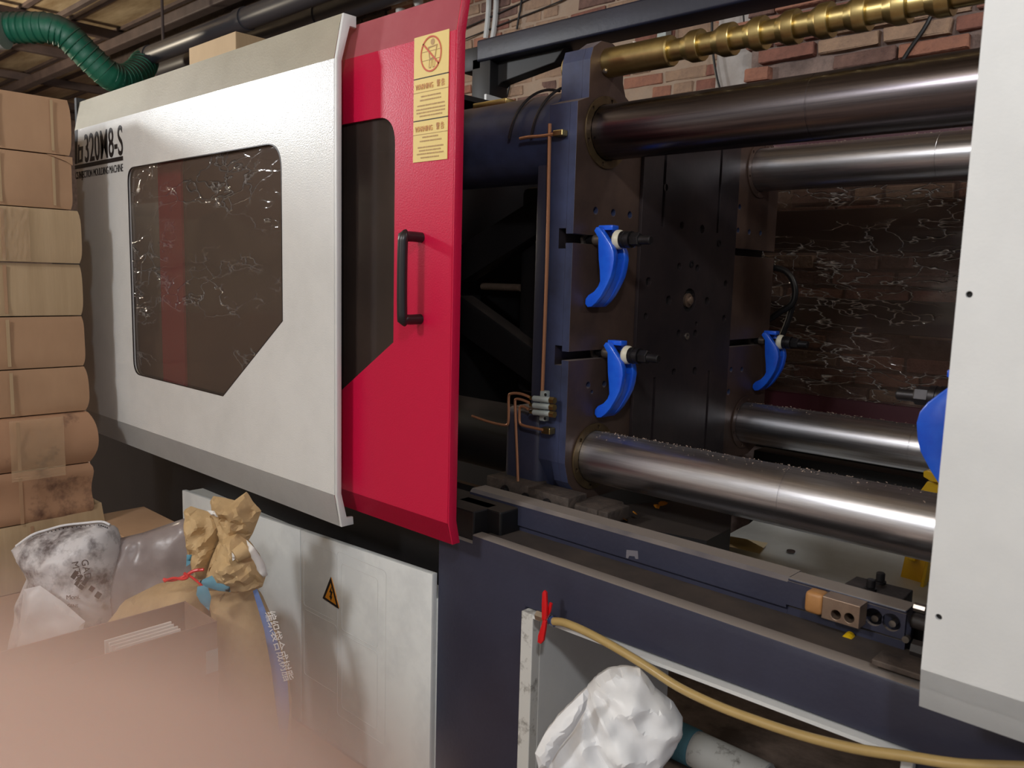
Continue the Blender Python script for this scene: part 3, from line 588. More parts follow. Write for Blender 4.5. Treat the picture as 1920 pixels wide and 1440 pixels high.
# ================================================================ CLAMPS
def mk_clamp(lab):
    t=thing('mould_clamp',lab,'clamp',(0,0,0),'blue mould clamps')
    cr=[(190,215),(215,170),(250,165),(300,235),(350,310),(400,390),(430,470),(437,560),(420,680),(395,780),(340,900),(280,1010),(220,1090),(160,1145),(110,1150),(80,1110),(85,1050),(120,1000),(190,955),(240,890),(262,830),(258,700),(245,560),(240,400),(240,300)]
    pts=[(x-FX,z-1.446) for x,z in PX([(1080+a/6.545,400+c/6.545) for a,c in cr],1.585)]
    mn=min(p[0] for p in pts); pts=[(p[0]-mn+0.0015,p[1]) for p in pts]
    def solid(y0,y1): return MB().plate(pts,[],'y',y0,y1,0.003)
    solid(-0.030,-0.012).build('clamp_arm','blue',t,True); solid(0.014,0.032).build('clamp_arm','blue',t,True)
    pz=[p for p in pts if p[1]<-0.03 or p[1]>0.02]
    lo=[p for p in pts if p[1]<-0.032]
    b=MB(); b.plate([(a*0.9+0.002,c) for a,c in lo],[],'y',-0.012,0.014); b.build('arm_web','blue',t,True)
    b=MB(); b.box(0.02,0.062,-0.012,0.014,0.022,0.034,0.002); b.build('arm_bridge','blue',t,True)
    b=MB(); b.cyl((-0.02,0,0),(0.165,0,-0.002),0.0105,18,bev=0.002); b.build('stud','darksteel',t,True)
    b=MB(); b.lathe((0.066,0,0),(1,0,0),[(0,0.020),(0.004,0.023),(0.012,0.023),(0.018,0.019)],28); b.build('cream_washer','clampw',t,True)
    b=MB(); b.lathe((0.084,0,0),(1,0,0),[(0,0.020),(0.010,0.0205),(0.011,0.0185),(0.016,0.0185),(0.017,0.0195),(0.027,0.0195)],28); b.build('thick_washer','darksteel',t,True)
    b=MB(); b.lathe((0.111,0,0),(1,0,0),[(0,0.0145),(0.002,0.0165),(0.022,0.0165),(0.024,0.0145)],6); b.build('hex_nut','darksteel',t)
    b=MB(); b.cyl((-0.022,0,0),(-0.03,0,0),0.018,6); b.build('stud_head','steel',t); b=MB(); b.cyl((0.002,0,0),(0.022,0,0),0.013,14); b.build('rear_nut','steel',t,True)
    return t
def dup(o,loc,lab,rz=0):
    r=o.copy(); COL.objects.link(r); r.location=loc; r.rotation_euler=(0,0,rz); r['label']=lab
    for c in o.children:
        d=c.copy(); COL.objects.link(d); d.parent=r
    return r
c0=mk_clamp('blue curved clamp, upper of the two on the near edge of the platen'); c0.location=(FX,1.612,1.446)
yb=P(1140,660,'x',FX).y; dup(c0,(FX,1.668,1.168),'blue curved clamp, lower of the two on the near edge of the platen')
dup(c0,(FX,P(1425,655,'x',FX).y-0.01,1.168),'blue curved clamp on the far edge of the platen')
rc=dup(c0,(-0.318,1.50,1.168),'big blue clamp cut off by the white side cover, nut pointing left',math.pi)
for c_ in rc.children:
    if c_.name.startswith(('clamp_arm','arm_web','arm_bridge')): c_.scale=(1.3,2.3,1.10); c_.location=(0,0,0.014)
# ================================================================ BRASS SAFETY ROD
by,bz=1.642,1.866
us=[1262,1318,1378,1437,1498,1562,1632,1708,1790]
xs=[P(u,115-(u-1140)*0.21,'y',by).x for u in us]
t=thing('safety_rod','brass ratchet rod with flared collars above the upper tie bar','rod',(FX,by,bz))
b=MB(); x0=-1.375; prof=[(0,0.030),(0.004,0.034),(xs[0]-x0-0.004,0.034),(xs[0]-x0,0.032)]
for k in range(len(xs)-1):
    a=xs[k]-x0; c=xs[k+1]-x0; L=c-a
    prof+=[(a+0.0003,0.0235),(a+L*0.40,0.0235),(a+L*0.66,0.0335),(a+L*0.70,0.034),(c-0.0015,0.034),(c,0.033)]
prof+=[(xs[-1]-x0+0.001,0.0225),(xs[-1]-x0+0.3,0.0225)]
b.lathe((x0,by,bz),(1,0,0),prof,40); b.build('ratchet_rod','brass',t,True,16)
for u,v in ((1190,76),(1137,131)):
    q=P(u,v,'y',by-0.02 if v>100 else by); b=MB(); dz=1 if v<100 else -1
    c=Vector((q.x,by-(0.024 if dz<0 else 0),bz+dz*(0.032 if dz>0 else 0.024))); b.lathe(c,(0,-0.6 if dz<0 else 0,dz),[(-.004,0.006),(0.004,0.006),(0.005,0.004)],10); b.build('set_screw','steel',t,True)
# ================================================================ TOP BEAM, REAR GUARD
t=thing('top_beam','long dark blue overhead beam crossing in front of the brick wall','beam',(-1.0,2.09,1.95))
b=MB(); b.box(-2.135,0.6,2.05,2.16,2.084,2.156,0.008,3); b.build('beam','navyd',t,True)
b=MB(); b.box(-2.22,-2.12,2.06,2.16,2.06,2.14,0.005); b.build('end_cap','black',t,True)
b=MB(); b.box(-2.165,-2.075,2.06,2.15,1.78,2.10,0.005); b.build('post','black',t,True)
b=MB(); b.plate([(-2.10,2.09),(-1.775,2.09),(-1.82,2.045),(-2.06,2.015),(-2.10,1.99)],[],'y',2.10,2.15,0.003); b.build('gusset','black',t)
rg=thing('rear_guard','dark rear guard of the machine with crinkled clear film over its window','machine door',(-1.0,2.9,0.7))
b=MB(); b.plate([(-1.75,0.84),(0.9,0.84),(0.9,1.875),(-1.75,1.875)],[rr(-1.485,0.5,0.962,1.712,0.03)],'y',2.9,2.915); b.build('guard_frame','maroon',rg)
b=MB(); b.grid(lambda s,t_:Vector((-1.47+1.9*s,2.893+0.01*noise.noise(Vector((s*9,t_*6,2))),0.958+0.76*t_)),70,40); b.build('clear_film','filmrear',rg,True,180)
b=MB()
b.box(-9.0,-1.76,2.86,2.88,0.30,1.86); b.build('light_block_panel','black',rg)  # added dark sheet, keeps the lit wall out of the door windows
for va,vb in ((392,474),(560,622)):
    za=P(1600,va,'y',2.96).z; zb=P(1600,vb,'y',2.96).z; b=MB(); b.box(-1.7,0.9,2.93,2.97,zb,za,0.004); b.build('dark_bar','black',rg)  # two dark bands behind the film, built as bars
b=MB(); b.box(-1.55,0.9,2.71,2.89,0.775,0.80); b.build('guard_track','black',rg)
q0=P(912,176,'x',-2.06); q1=P(1006,204,'x',-2.06)
t=thing('rear_cover','pale sheet metal edge running back behind the platen','metal sheet',tuple(q0))
b=MB(); b.prism([(q0.y,q0.z),(q1.y,q1.z),(q1.y,q1.z-0.025),(q0.y,q0.z-0.02)],'x',-2.07,-2.06); b.build('pale_edge','white2',t)
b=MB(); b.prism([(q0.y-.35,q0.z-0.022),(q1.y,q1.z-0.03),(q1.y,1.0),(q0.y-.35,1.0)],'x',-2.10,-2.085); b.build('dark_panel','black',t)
# toggle linkage in the dark behind the platen
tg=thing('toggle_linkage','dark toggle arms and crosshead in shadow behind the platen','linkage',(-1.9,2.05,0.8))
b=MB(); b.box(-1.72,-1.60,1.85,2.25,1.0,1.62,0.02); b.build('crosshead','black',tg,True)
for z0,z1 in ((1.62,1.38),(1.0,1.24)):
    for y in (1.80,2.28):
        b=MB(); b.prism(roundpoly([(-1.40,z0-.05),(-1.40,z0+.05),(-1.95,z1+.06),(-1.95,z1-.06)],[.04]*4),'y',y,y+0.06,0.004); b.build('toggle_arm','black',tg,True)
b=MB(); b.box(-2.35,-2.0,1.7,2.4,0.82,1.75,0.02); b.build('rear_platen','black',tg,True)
b=MB(); q=P(905,537,'y',1.9); r_=P(977,537,'y',1.9); b.cyl((q.x,1.9,q.z),(r_.x,1.9,q.z),0.0115,16); b.build('guide_rod','brown_steel',tg,True)
b=MB(); b.box(-1.66,-1.53,1.62,1.66,1.812,1.826,0.002); b.b.clear()
q=P(886,214,'y',1.60); r_=P(948,208,'y',1.60); b.box(q.x,r_.x,1.60,1.64,1.80,1.816,0.002); b.build('brass_strip','brass',tg,True)
# ================================================================ WHITE CHUTE, YELLOW BRACKET
t=thing('drop_chute','white plastic sheet lining the chute under the tie bars','plastic sheet',(-0.8,2.2,0.3))
b=MB(); cv=[(2.612,0.70),(2.60,0.66),(2.56,0.61),(2.42,0.575),(2.1,0.56),(1.62,0.55)]
def chf(s,t_):
    f=t_*5; i=min(int(f),4); y=cv[i][0]+(cv[i+1][0]-cv[i][0])*(f-i); z=cv[i][1]+(cv[i+1][1]-cv[i][1])*(f-i)
    x=-1.20+1.1*s; return Vector((x,y,z+0.012*noise.noise(Vector((x*5,y*4,0)))))
b.grid(chf,50,40); b.build('sheet','sheet',t,True,180)
def onz(pts,z): return [tuple(P(u,v,'z',z)) for u,v in pts]
b=MB(); pp=onz([(1362,1004),(1440,1018),(1424,1038),(1345,1020)],0.59); b.quad(pp); bmesh.ops.solidify(b.b,geom=b.b.faces[:],thickness=0.003); tag(b.build('paper_scrap',mat('pale_tan_paper',(232,214,176),0.7)),'brown paper scrap lying on the white chute sheet','paper')
b=MB(); pp=onz([(1478,1031),(1488,1031),(1488,1038),(1478,1038)],0.575); q=sum((Vector(p) for p in pp),Vector())/4; b.lathe(q,(0,0,1),[(0,0.012),(0.004,0.012)],14); b.build('grey_dot','purlin',t)
t=thing('yellow_bracket','yellow painted steel bracket behind the lowest tie bar beside the white cover','bracket',tuple(P(1705,1110,'y',2.3)))
b=MB(); b.prism(PX([(1722,925),(1738,903),(1778,905),(1768,960),(1741,1085),(1720,1118),(1684,1100)],2.30),'y',2.30,2.335,0.002); b.build('bracket_plate','yellow',t)
b=MB(); b.prism(PX([(1731,884),(1738,882),(1775,892),(1775,908),(1746,903),(1731,894)],2.27),'y',2.27,2.299,0.002); b.build('bracket_hinge','yellow',t)
b=MB(); b.prism(PX([(1745,1000),(1752,1000),(1730,1108),(1722,1114)],2.27),'y',2.27,2.299,0.002); b.build('bracket_rib','yellow',t)
b=MB(); b.prism(PX([(1702,1036),(1717,1040),(1715,1054),(1700,1050)],2.27),'y',2.27,2.299,0.004); b.build('bracket_lug','yellow',t)
for i,(u,v,z,s) in enumerate(((1242,945,0.782,0.012),(1232,950,0.782,0.008),(1190,962,0.786,0.006),(1172,975,0.786,0.006))):
    q=P(u,v,'z',z); b=MB(); b.b.faces.new([b.b.verts.new(q+Vector((s*math.cos(a+i)*(1+.4*math.sin(3*a)),s*math.sin(a+i),0.001+0.004*math.sin(a)))) for a in [k*math.pi/4 for k in range(8)]])
    bmesh.ops.solidify(b.b,geom=b.b.faces[:],thickness=0.002); tag(b.build('plastic_scrap','orange'),('largest orange plastic scrap on the dark plate below the platen','orange scrap touching the largest one on the dark plate','small orange scrap midway along the dark plate','small orange scrap at the left tip of the dark plate, near the rail')[i],'scrap','orange scraps under the platen')
# ================================================================ LUBRICATION
def pp_(pts,y): return [P(u,v,'y',y) for u,v in pts]
t=thing('lube_manifold','small pale grease manifold with brass fittings on the blue platen side','manifold',tuple(P(1018,765,'y',1.52)))
yl=1.512
a=P(1017,733,'y',yl); c=P(1019,790,'y',yl)
b=MB(); b.box(a.x-0.008,a.x+0.010,yl,1.5295,c.z,a.z,0.002); b.build('manifold_block','alu',t,True)
for v in (747,760,773):
    q=P(1001,v,'y',yl-0.008); r_=P(1032,v+3,'y',yl-0.008); b=MB(); b.cyl(q,r_,0.0072,16); b.build('valve_body','alu',t,True)
    b=MB(); b.cyl(r_,r_+Vector((0.014,0,0)),0.0085,6); b.build('brass_nut','brass',t)
    b=MB(); b.cyl(q,q-Vector((0.012,0,0)),0.005,8); b.build('brass_nut','brass',t)
b=MB(); q=P(1023,740,'y',yl-0.001); b.cyl(q,q+Vector((0,-0.001,0)),0.004,10); q=P(1022,785,'y',yl-0.001); b.cyl(q,q+Vector((0,-0.001,0)),0.004,10); b.build('screw_hole_shade','hole',t)
def pipe(lab,pts,y,r=0.0035,parts=()):
    b=MB(); b.tube(pp_(pts,y),r,8,3); return tag(b.build('grease_pipe','copper',smooth=True),lab,'pipe')
pipe('long upright copper pipe on the platen side above the manifold',[(1031,232),(1029,320),(1027,450),(1022,600),(1017,733)],1.517,0.0045)
pipe('outer bent copper pipe leaving the manifold to the left',[(992,744),(975,738),(958,738),(954,745),(954,775),(953,792),(948,797),(925,793),(905,787),(885,780)],1.500)
pipe('copper pipe running from the manifold down to the slide foot',[(992,755),(980,750),(968,748),(966,756),(967,790),(970,860),(972,925)],1.500)
pipe('short looped copper pipe under the manifold',[(992,768),(982,762),(975,764),(974,780),(975,793),(982,798),(1000,802),(1018,806)],1.508)
b=MB(); q=P(1018,806,'y',1.515); b.box(q.x,q.x+0.028,1.508,1.5295,q.z-0.008,q.z+0.008,0.002); tag(b.build('pipe_fitting','brass'),'brass elbow fitting below the grease manifold','fitting')
pipe('horizontal copper pipe across the upper bar housing',[(975,260),(990,257),(1015,255),(1042,251)],1.515,0.004)
b=MB(); q=P(1040,251,'y',1.517); b.box(q.x,q.x+0.03,1.509,1.5295,q.z-0.007,q.z+0.007,0.002); tag(b.build('pipe_fitting','brass'),'brass fitting at the top of the blue platen side','fitting')
for k,(x,lab) in enumerate(((-1.41,'left thin dark pipe looped over the bar housing'),(-1.335,'right thin dark pipe looped over the bar housing'))):
    b=MB(); b.tube([Vector((x-0.05+0.05*j/6,YN+0.121*math.cos(math.radians(185-100*j/6)),ZU+0.121*math.sin(math.radians(185-100*j/6)))) for j in range(7)],0.0035,8,3); tag(b.build('grease_pipe','plastic',smooth=True),lab,'pipe')
b=MB(); b.tube(pp_([(1425,508),(1450,502),(1472,508),(1486,525),(1491,548),(1485,570),(1466,583),(1440,600)],2.60),0.0105,12); tag(b.build('looped_hose','rubber',smooth=True),'black hose looping out from the far edge of the platen','hose')
b=MB(); b.tube(pp_([(1489,555),(1481,590),(1470,620),(1456,650)],2.63),0.0105,12); tag(b.build('hanging_hose','rubber',smooth=True),'black hose hanging down behind the hose loop','hose')
# ================================================================ BLOCK ON RAIL
t=thing('drilled_block','tarnished steel block with two holes and brown end cap on the rail','block',tuple(P(1580,1150,'y',1.38)))
q0=P(1541,1150,'y',1.385); q1=P(1612,1170,'y',1.385)
zc=0.782
q0=P(1541,1140,'y',1.385); q1=P(1611,1160,'y',1.385); zc=(P(1575,1147,'y',1.385).z); 
print('block',q0,q1,zc)
h1=P(1567,1153,'y',1.385); h2=P(1592,1159,'y',1.385)
b=MB(); b.plate([(q0.x,zc-0.021),(q1.x,zc-0.021),(q1.x,zc+0.019),(q0.x,zc+0.019)],[('c',h1.x,h1.z,0.0085),('c',h2.x,h2.z,0.0085)],'y',1.385,1.4195,0.001); b.build('steel_block','brown_steel',t)
b=MB(); b.cyl((h1.x,1.4185,h1.z),(h1.x,1.4175,h1.z),0.0088,14); b.cyl((h2.x,1.4185,h2.z),(h2.x,1.4175,h2.z),0.0088,14); b.build('bore_shade_discs','hole',t)
b=MB(); b.box(q0.x-0.034,q0.x-0.0005,1.387,1.4195,zc-0.021,zc+0.019,0.008,3); b.build('rubber_end_cap',mat('brown_rubber',(172,124,74),0.5,c2=(150,104,60),sc=20),t,True)
b=MB(); q=P(1590,1198,'y',1.41); b.lathe((q.x,1.405,q.z),(0,1,0.2),[(0,0.009),(0.016,0.008)],14); tag(b.build('yellow_plug','yellow'),'yellow plastic plug in the shadow under the drilled block','plug')
# ================================================================ VALVE, HOSE, WHITE BAG
t=thing('ball_valve','small ball valve with long red lever at the corner of the white-framed opening','valve',tuple(P(1022,1160,'y',1.26)))
ya=1.268; q=P(1008,1153,'y',ya); r_=P(1032,1162,'y',ya)
b=MB(); b.cyl(q,r_,0.011,6); b.build('valve_body','steel',t); b=MB(); b.cyl(r_,r_+Vector((0.014,0,-0.002)),0.009,14); b.build('hose_clip',mat('blue_steel_clip',(90,120,190),0.35,metal=.6),t,True)
b=MB(); b.cyl((q+r_)/2,(q+r_)/2+Vector((0,0.016,0)),0.006,10); b.build('valve_stem','steel',t,True)
def lever(pts): return PX(pts,1.252)
b=MB(); b.prism(lever([(1020,1110),(1023,1106),(1027,1110),(1028,1135),(1027,1160),(1021,1163),(1019,1160),(1019,1130)]),'y',1.246,1.252,0.001); b.build('lever','redh',t,True)
b=MB(); b.prism(lever([(1022,1158),(1027,1164),(1025,1180),(1022,1200),(1017,1206),(1011,1203),(1012,1190),(1018,1172)]),'y',1.246,1.252,0.001); b.build('lever','redh',t,True)
b=MB(); b.prism(lever([(1029,1130),(1033,1133),(1030,1148),(1024,1160),(1022,1156)]),'y',1.254,1.258); b.build('lever_stop','redh',t,True)
b=MB(); b.tube(pp_([(1038,1165),(1060,1168),(1100,1185),(1150,1212),(1210,1248),(1270,1287),(1340,1321),(1410,1348),(1500,1378),(1600,1403),(1700,1418),(1790,1432),(1870,1437),(1960,1440)],1.262),0.0085,12); tag(b.build('amber_hose','hose',smooth=True),'amber plastic hose sagging across the dark blue bed from the red valve','hose')
# ================================================================ CARTON STACK
zs=[1.886,1.706,1.532,1.356,1.183,1.012,0.857,0.680,0.503,0.275,0.012]
eu=[131,134,150,153,157,162,170,173,196,200]
desc=['topmost plain brown carton of the stack by the machine door','second carton from the top of the stack, slit flap at its right end','third carton from the top, jutting out, with shiny tape','fourth carton from the top of the stack, lighter tan','fifth carton from the top of the stack, slightly darker','sixth carton from the top of the stack, smooth reddish brown','seventh carton from the top, bulging with damp stains and tape glints','eighth carton from the top, crumpled with dark round stains','ninth carton from the top, torn upper corner above the white sack','bottom carton of the stack resting on the floor']
mats=['card','card','card2','card2','card','card','cardst','cardst','card2','card']
for i in range(10):
    z1,z0=zs[i],zs[i+1]; xf=-2.97+(0.012 if i==2 else 0)+(0.02*(i>=6)); v_=180+97*i
    ye=P(eu[i],min(v_+50,1100),'x',xf).y
    t=thing('carton',desc[i],'carton',(xf-0.25,ye-0.35,z0),'cartons stacked by the machine door')
    b=MB(); bmesh.ops.create_cube(b.b,size=1); bmesh.ops.subdivide_edges(b.b,edges=b.b.edges[:],cuts=11,use_grid_fill=True)
    amp=(0.004,0.004,0.004,0.004,0.005,0.006,0.02,0.022,0.008,0.004)[i]
    for v in b.b.verts:
        c=v.co.copy(); fx=(c.x+.5); p=Vector((xf-0.55+fx*0.55,ye-0.78+(c.y+.5)*0.78,z0+0.001+(c.z+.5)*(z1-z0-0.004)))
        nn=noise.noise(p*6+Vector((i*3.1,0,0))); k=1-(2*abs(c.z))**4
        if c.x>0.45: p.x+=amp*nn*k*1.2+amp*0.7*k
        if c.y>0.45: p.y+=amp*nn*k+amp*0.4*k-0.006*(1-k)
        if i==8 and c.z>0.45: p.z+=0.03*max(0,(p.y-ye+0.25))*4*(1 if c.x>0.3 else 0.3)
        v.co=p
    b.build('carton_body',mats[i],t,True,50)
    xx=xf+amp*1.6+0.0015; zc_=(z0+z1)/2
    for y in ((ye-0.06,ye-0.052),(ye-0.215,ye-0.207)) if i<2 else ((ye-0.235,ye-0.225),):
        b=MB(); b.box(xx-0.002,xx-0.0005,y[0],y[1],z0+0.01,z1-0.01); b.build('flap_seam','card2' if mats[i]=='card' else 'card',t)
    if i in (2,6,7):
        b=MB(); b.grid(lambda s,t_:Vector((xx+0.001+0.003*noise.noise(Vector((s*14,t_*9,i))),ye-0.235+0.08*s*(2 if i!=2 else 1)-(.0 if i==2 else .02),z0+(z1-z0)*(t_*0.96+.02 if i!=7 else 0.86+0.2*t_))),16,20); b.build('parcel_tape','tape',t,True,180)
    if i==1:
        b=MB(); b.prism([(ye-0.075,z1-0.002),(ye+0.002,z1-0.004),(ye+0.002,z1-0.03),(ye-0.02,z1-0.018)],'x',xx-0.003,xx); b.build('torn_flap','card',t)
t=thing('carton','dim carton in the shadow under the white door behind the sacks','carton',(-2.75,1.1,0))
b=MB(); b.box(-3.05,-2.42,1.05,1.25,0.001,0.46,0.004); b.build('carton_body','card',t); b=MB(); b.box(-3.05,-2.42,1.047,1.0495,0.30,0.305); b.build('flap_seam','cardin',t)
t=thing('carton','tan carton lying on top of the machine behind the white door','carton',(-2.9,1.75,1.9))
b=MB(); q=P(440,72,'y',1.75); b.box(q.x-0.30,q.x+0.10,1.7,1.98,1.886,q.z,0.003); b.build('carton_body','card2',t)
# ================================================================ SACKS
def bag(name,lab,cat,pts,dep,th,m,group=None,parent=None,**k):
    o=inflate(pts,dep,th,**k).build(name,m,parent,True,{'bagw':20,'kraft':24,'poly':26}.get(m,80))
    return o
def ground_root(name,lab,cat,u,dep):
    q=PD(u,1300,dep); return thing(name,lab,cat,(q.x,q.y,0))
t=ground_root('white_sack','smudged white plastic sack with stitched rim slumped against the cartons','sack',120,2.36)
bag('sack_body','','',[(28,1025),(60,1004),(120,986),(190,979),(212,988),(224,1020),(222,1100),(215,1200),(215,1411),(15,1411),(22,1215),(42,1120),(60,1078),(48,1055)],2.36,0.22,'polyd',parent=t,nz=0.014,ns=11,seed=3)
b=MB(); rim=[PD(u,v,2.345) for u,v in ((30,1024),(60,1003),(90,993),(120,985),(155,981),(190,978),(206,984))]; b.tube(rim,0.0035,8,4); b.build('stitched_rim','poly',t,True)
b=MB()
for i in range(26):
    a=i/25*5.9; j=int(a); q=rim[j].lerp(rim[j+1],a-j); q=q+Vector((0.002,-0.006,-0.008)); b.box(q.x-0.002,q.x+0.002,q.y-0.001,q.y+0.001,q.z-0.0012,q.z+0.0012)
b.build('stitches','ink',t)['kind']='stuff'
bag('sack_flap','','',[(44,1105),(75,1098),(120,1130),(160,1165),(150,1200),(100,1240),(32,1215)],2.22,0.03,'poly',parent=t,nz=0.008,ns=14,seed=8)
fwv=(RM@Vector((0,0,-1))).normalized(); rtv=(RM@Vector((1,0,0))).normalized(); upv=(RM@Vector((0,1,0))).normalized()
def facing(ang): # lettering lies on the sack's front, tilted in its own plane
    m=Matrix((rtv,upv,-fwv)).transposed().to_4x4(); return m@Matrix.Rotation(math.radians(ang),4,'Z')
text('Moni.',0.017,PD(124,1124,2.235),'inkfaint' if False else 'purlin',t,rot=facing(2),name='printing'); text('GENE',0.012,PD(126,1138,2.235),'purlin',t,rot=facing(-3),name='printing')
t=ground_root('grey_plastic_bag','grey translucent plastic bag with faded print lying between the sacks','bag',240,2.5)
bag('bag_body','','',[(120,1036),(150,1026),(180,1022),(220,1010),(270,998),(345,972),(375,985),(372,1090),(360,1250),(320,1330),(200,1330),(160,1150),(140,1095)],2.40,0.12,'greybag',parent=t,nz=0.016,ns=8,seed=5)
text('GAD\nMTRL.',0.026,PD(152,1050,2.20),'purlin',t,rot=facing(-78),name='printing'); 
b=MB()
for i,(u,v,wd,hg) in enumerate(((140,1078,9,16),(150,1084,6,14),(160,1090,8,16),(172,1104,9,10),(184,1116,10,12),(144,1094,7,9),(152,1101,10,8))):
    c=PD(u,v,2.19); k=2.19/FPX; m4=facing(-35); n=[c+(m4@Vector((sx*wd*k*.5,sy*hg*k*.5,0))) for sx,sy in ((-1,-1),(1,-1),(1,1),(-1,1))]; b.quad(n)
bmesh.ops.solidify(b.b,geom=b.b.faces[:],thickness=0.0008); b.build('printed_marks','purlin',t)['kind']='stuff'
# kraft sack with tied neck
t=ground_root('kraft_sack','brown kraft paper sack tied at the neck with red twine, crumpled mouth up','sack',300,2.2)
bag('sack_body','','',[(358,1078),(392,1090),(402,1112),(404,1180),(402,1500),(210,1500),(205,1165),(235,1125),(295,1095)],2.20,0.26,'kraft',parent=t,nz=0.012,ns=12,seed=2,step=0.011)
bag('crumpled_mouth','','',[(347,955),(358,949),(385,958),(408,962),(420,980),(418,1010),(408,1040),(395,1070),(385,1088),(366,1084),(362,1060),(352,1030),(348,990)],2.12,0.09,'kraft',parent=t,nz=0.022,ns=20,seed=11,step=0.008)
bag('crumpled_mouth','','',[(394,940),(400,930),(420,933),(440,938),(462,922),(474,940),(490,958),(484,975),(474,1000),(462,1020),(440,1040),(420,1060),(400,1080),(385,1085),(395,1050),(412,1010),(398,965)],2.09,0.09,'kraft',parent=t,nz=0.026,ns=20,seed=17,step=0.008)
bag('crumpled_mouth','','',[(418,1010),(445,1000),(470,1018),(488,1045),(499,1078),(492,1100),(470,1110),(440,1112),(410,1100),(385,1090),(392,1072),(405,1045)],2.05,0.11,'kraft',parent=t,nz=0.026,ns=21,seed=23,step=0.008)
bag('paper_lining','','',[(462,1012),(478,1028),(496,1055),(502,1078),(494,1084),(478,1070),(468,1045)],2.035,0.03,'paper',parent=t,nz=0.004,ns=20,seed=3,step=0.008)
bag('paper_lining','','',[(434,1034),(446,1028),(452,1032),(446,1044),(436,1052)],1.985,0.02,'paper',parent=t,nz=0.002,ns=20,seed=4,step=0.006)
bag('paper_lining','','',[(388,957),(404,958),(413,966),(409,970),(396,966)],2.055,0.015,'paper',parent=t,nz=0.002,ns=20,seed=5,step=0.006)
b=MB(); b.cyl(PD(440,1043,1.975),PD(462,1030,1.99),0.016,18,0.022); b.build('rolled_fold','kraft',t,True)
for ps in ([(372,1090),(400,1078),(430,1092),(432,1110),(410,1108),(385,1100)],[(370,1100),(388,1096),(396,1120),(392,1145),(376,1130),(368,1115)],[(350,1040),(360,1040),(356,1058),(349,1062)]):
    bag('teal_print','','',ps,2.0,0.012,'teal',parent=t,nz=0.003,ns=20,seed=6,step=0.007)
b=MB(); b.tube([PD(u,v,2.03) for u,v in ((306,1086),(320,1088),(338,1084),(350,1078),(365,1070),(382,1068))],0.004,8); b.tube([PD(u,v,2.025) for u,v in ((308,1090),(325,1084),(342,1086),(352,1082),(345,1074))],0.0035,8); b.tube([PD(u,v,2.03) for u,v in ((352,1078),(362,1084),(372,1092),(380,1100))],0.003,8); b.build('twine_bow','redrib',t,True)['kind']='stuff'
t=ground_root('kraft_bag','tall brown paper bag with a blue printed edge leaning by the white cabinet','sack',470,2.15)
bag('bag_body','','',[(392,1108),(478,1106),(488,1120),(505,1160),(522,1205),(537,1262),(545,1320),(542,1530),(415,1530),(415,1260),(406,1170)],2.15,0.2,'kraft',parent=t,nz=0.008,ns=8,seed=9)
bag('blue_stripe','','',[(474,1108),(482,1104),(500,1150),(521,1202),(538,1262),(543,1330),(538,1400),(528,1400),(518,1330),(508,1250),(495,1180)],2.04,0.02,'kraftst',parent=t,nz=0.003,ns=8,seed=9,step=0.009)
text('编织袋合成树脂',0.030,PD(497,1148,2.025),'paper',t,rot=facing(-74),name='printing',sx=0.85)
# ================================================================ OPEN BOX
t=thing('open_carton','long open brown carton with bound booklets inside, in front of the sacks','carton',(-1.79,0.5,0))
bx0,bx1,by0,by1,bz1=-1.872,-1.712,0.10,0.858,0.55
b=MB(); b.box(bx0,bx1,by0,by1,0.001,0.006); b.build('bottom_panel','cardin',t)
for nm,a in (('side_panel',(bx0,bx0+.004,by0,by1)),('side_panel',(bx1-.004,bx1,by0,by1)),('end_panel',(bx0+.0045,bx1-.0045,by1-.004,by1)),('end_panel',(bx0+.0045,bx1-.0045,by0,by0+.004))):
    b=MB(); b.box(a[0],a[1],a[2],a[3],0.007,bz1); b.build(nm,'cardin',t)
b=MB(); q=P(386,1222,'x',bx1); r_=P(409,1256,'x',bx1); b.box(bx1+.0003,bx1+.0015,q.y,r_.y,r_.z,q.z); b.build('tape_patch','alu',t)
b=MB(); b.box(bx0+.012,bx1-.012,0.14,0.80,0.007,0.295,0.005); b.build('packing','cardin',t)
for i in range(5):
    y0=P(215,1205,'x',-1.735).y; y1=P(342,1172,'x',-1.735).y; x=-1.722-i*0.017
    o=MB(); o.box(x-0.0045,x,y0+0.003*(i%2),y1-0.002*(i%2),0.30,0.545,0.001); tag(o.build('booklet','paper'),['white board nearest the viewer of five upright in the open carton','second white board from the front, upright in the open carton','middle of the five white boards upright in the open carton','second white board from the back, upright in the open carton','rearmost white board of five upright in the open carton'][i],'board','white boards upright in the open carton')
# ================================================================ FLOOR THINGS, WHITE BAG
b=MB(); b.box(-2.3,-1.30,0.55,1.27,0.001,0.006); tag(b.build('cardboard_sheet','card'),'flat brown cardboard on the floor along the foot of the cabinet','cardboard')
t=ground_root('white_plastic_bag','crumpled thin white plastic bag standing open in the white-framed opening','bag',1140,1.62)
ol=[(1005,1408),(1022,1375),(1045,1345),(1075,1315),(1100,1290),(1120,1268),(1140,1255),(1170,1250),(1200,1253),(1214,1268),(1228,1288),(1262,1315),(1280,1345),(1279,1372),(1264,1402),(1240,1432),(1235,1500),(1230,1700),(1020,1700),(1015,1480)]
def wf(p,V,t_):
    a=math.atan2(p.y+0.55,p.x-0.12); return 0.007*math.sin(a*13+4*noise.noise(p.to_3d()*7))
bag('bag_body','','',ol,1.56,0.17,'bagw',parent=t,nz=0.011,ns=15,seed=31,step=0.0065,fold=wf)
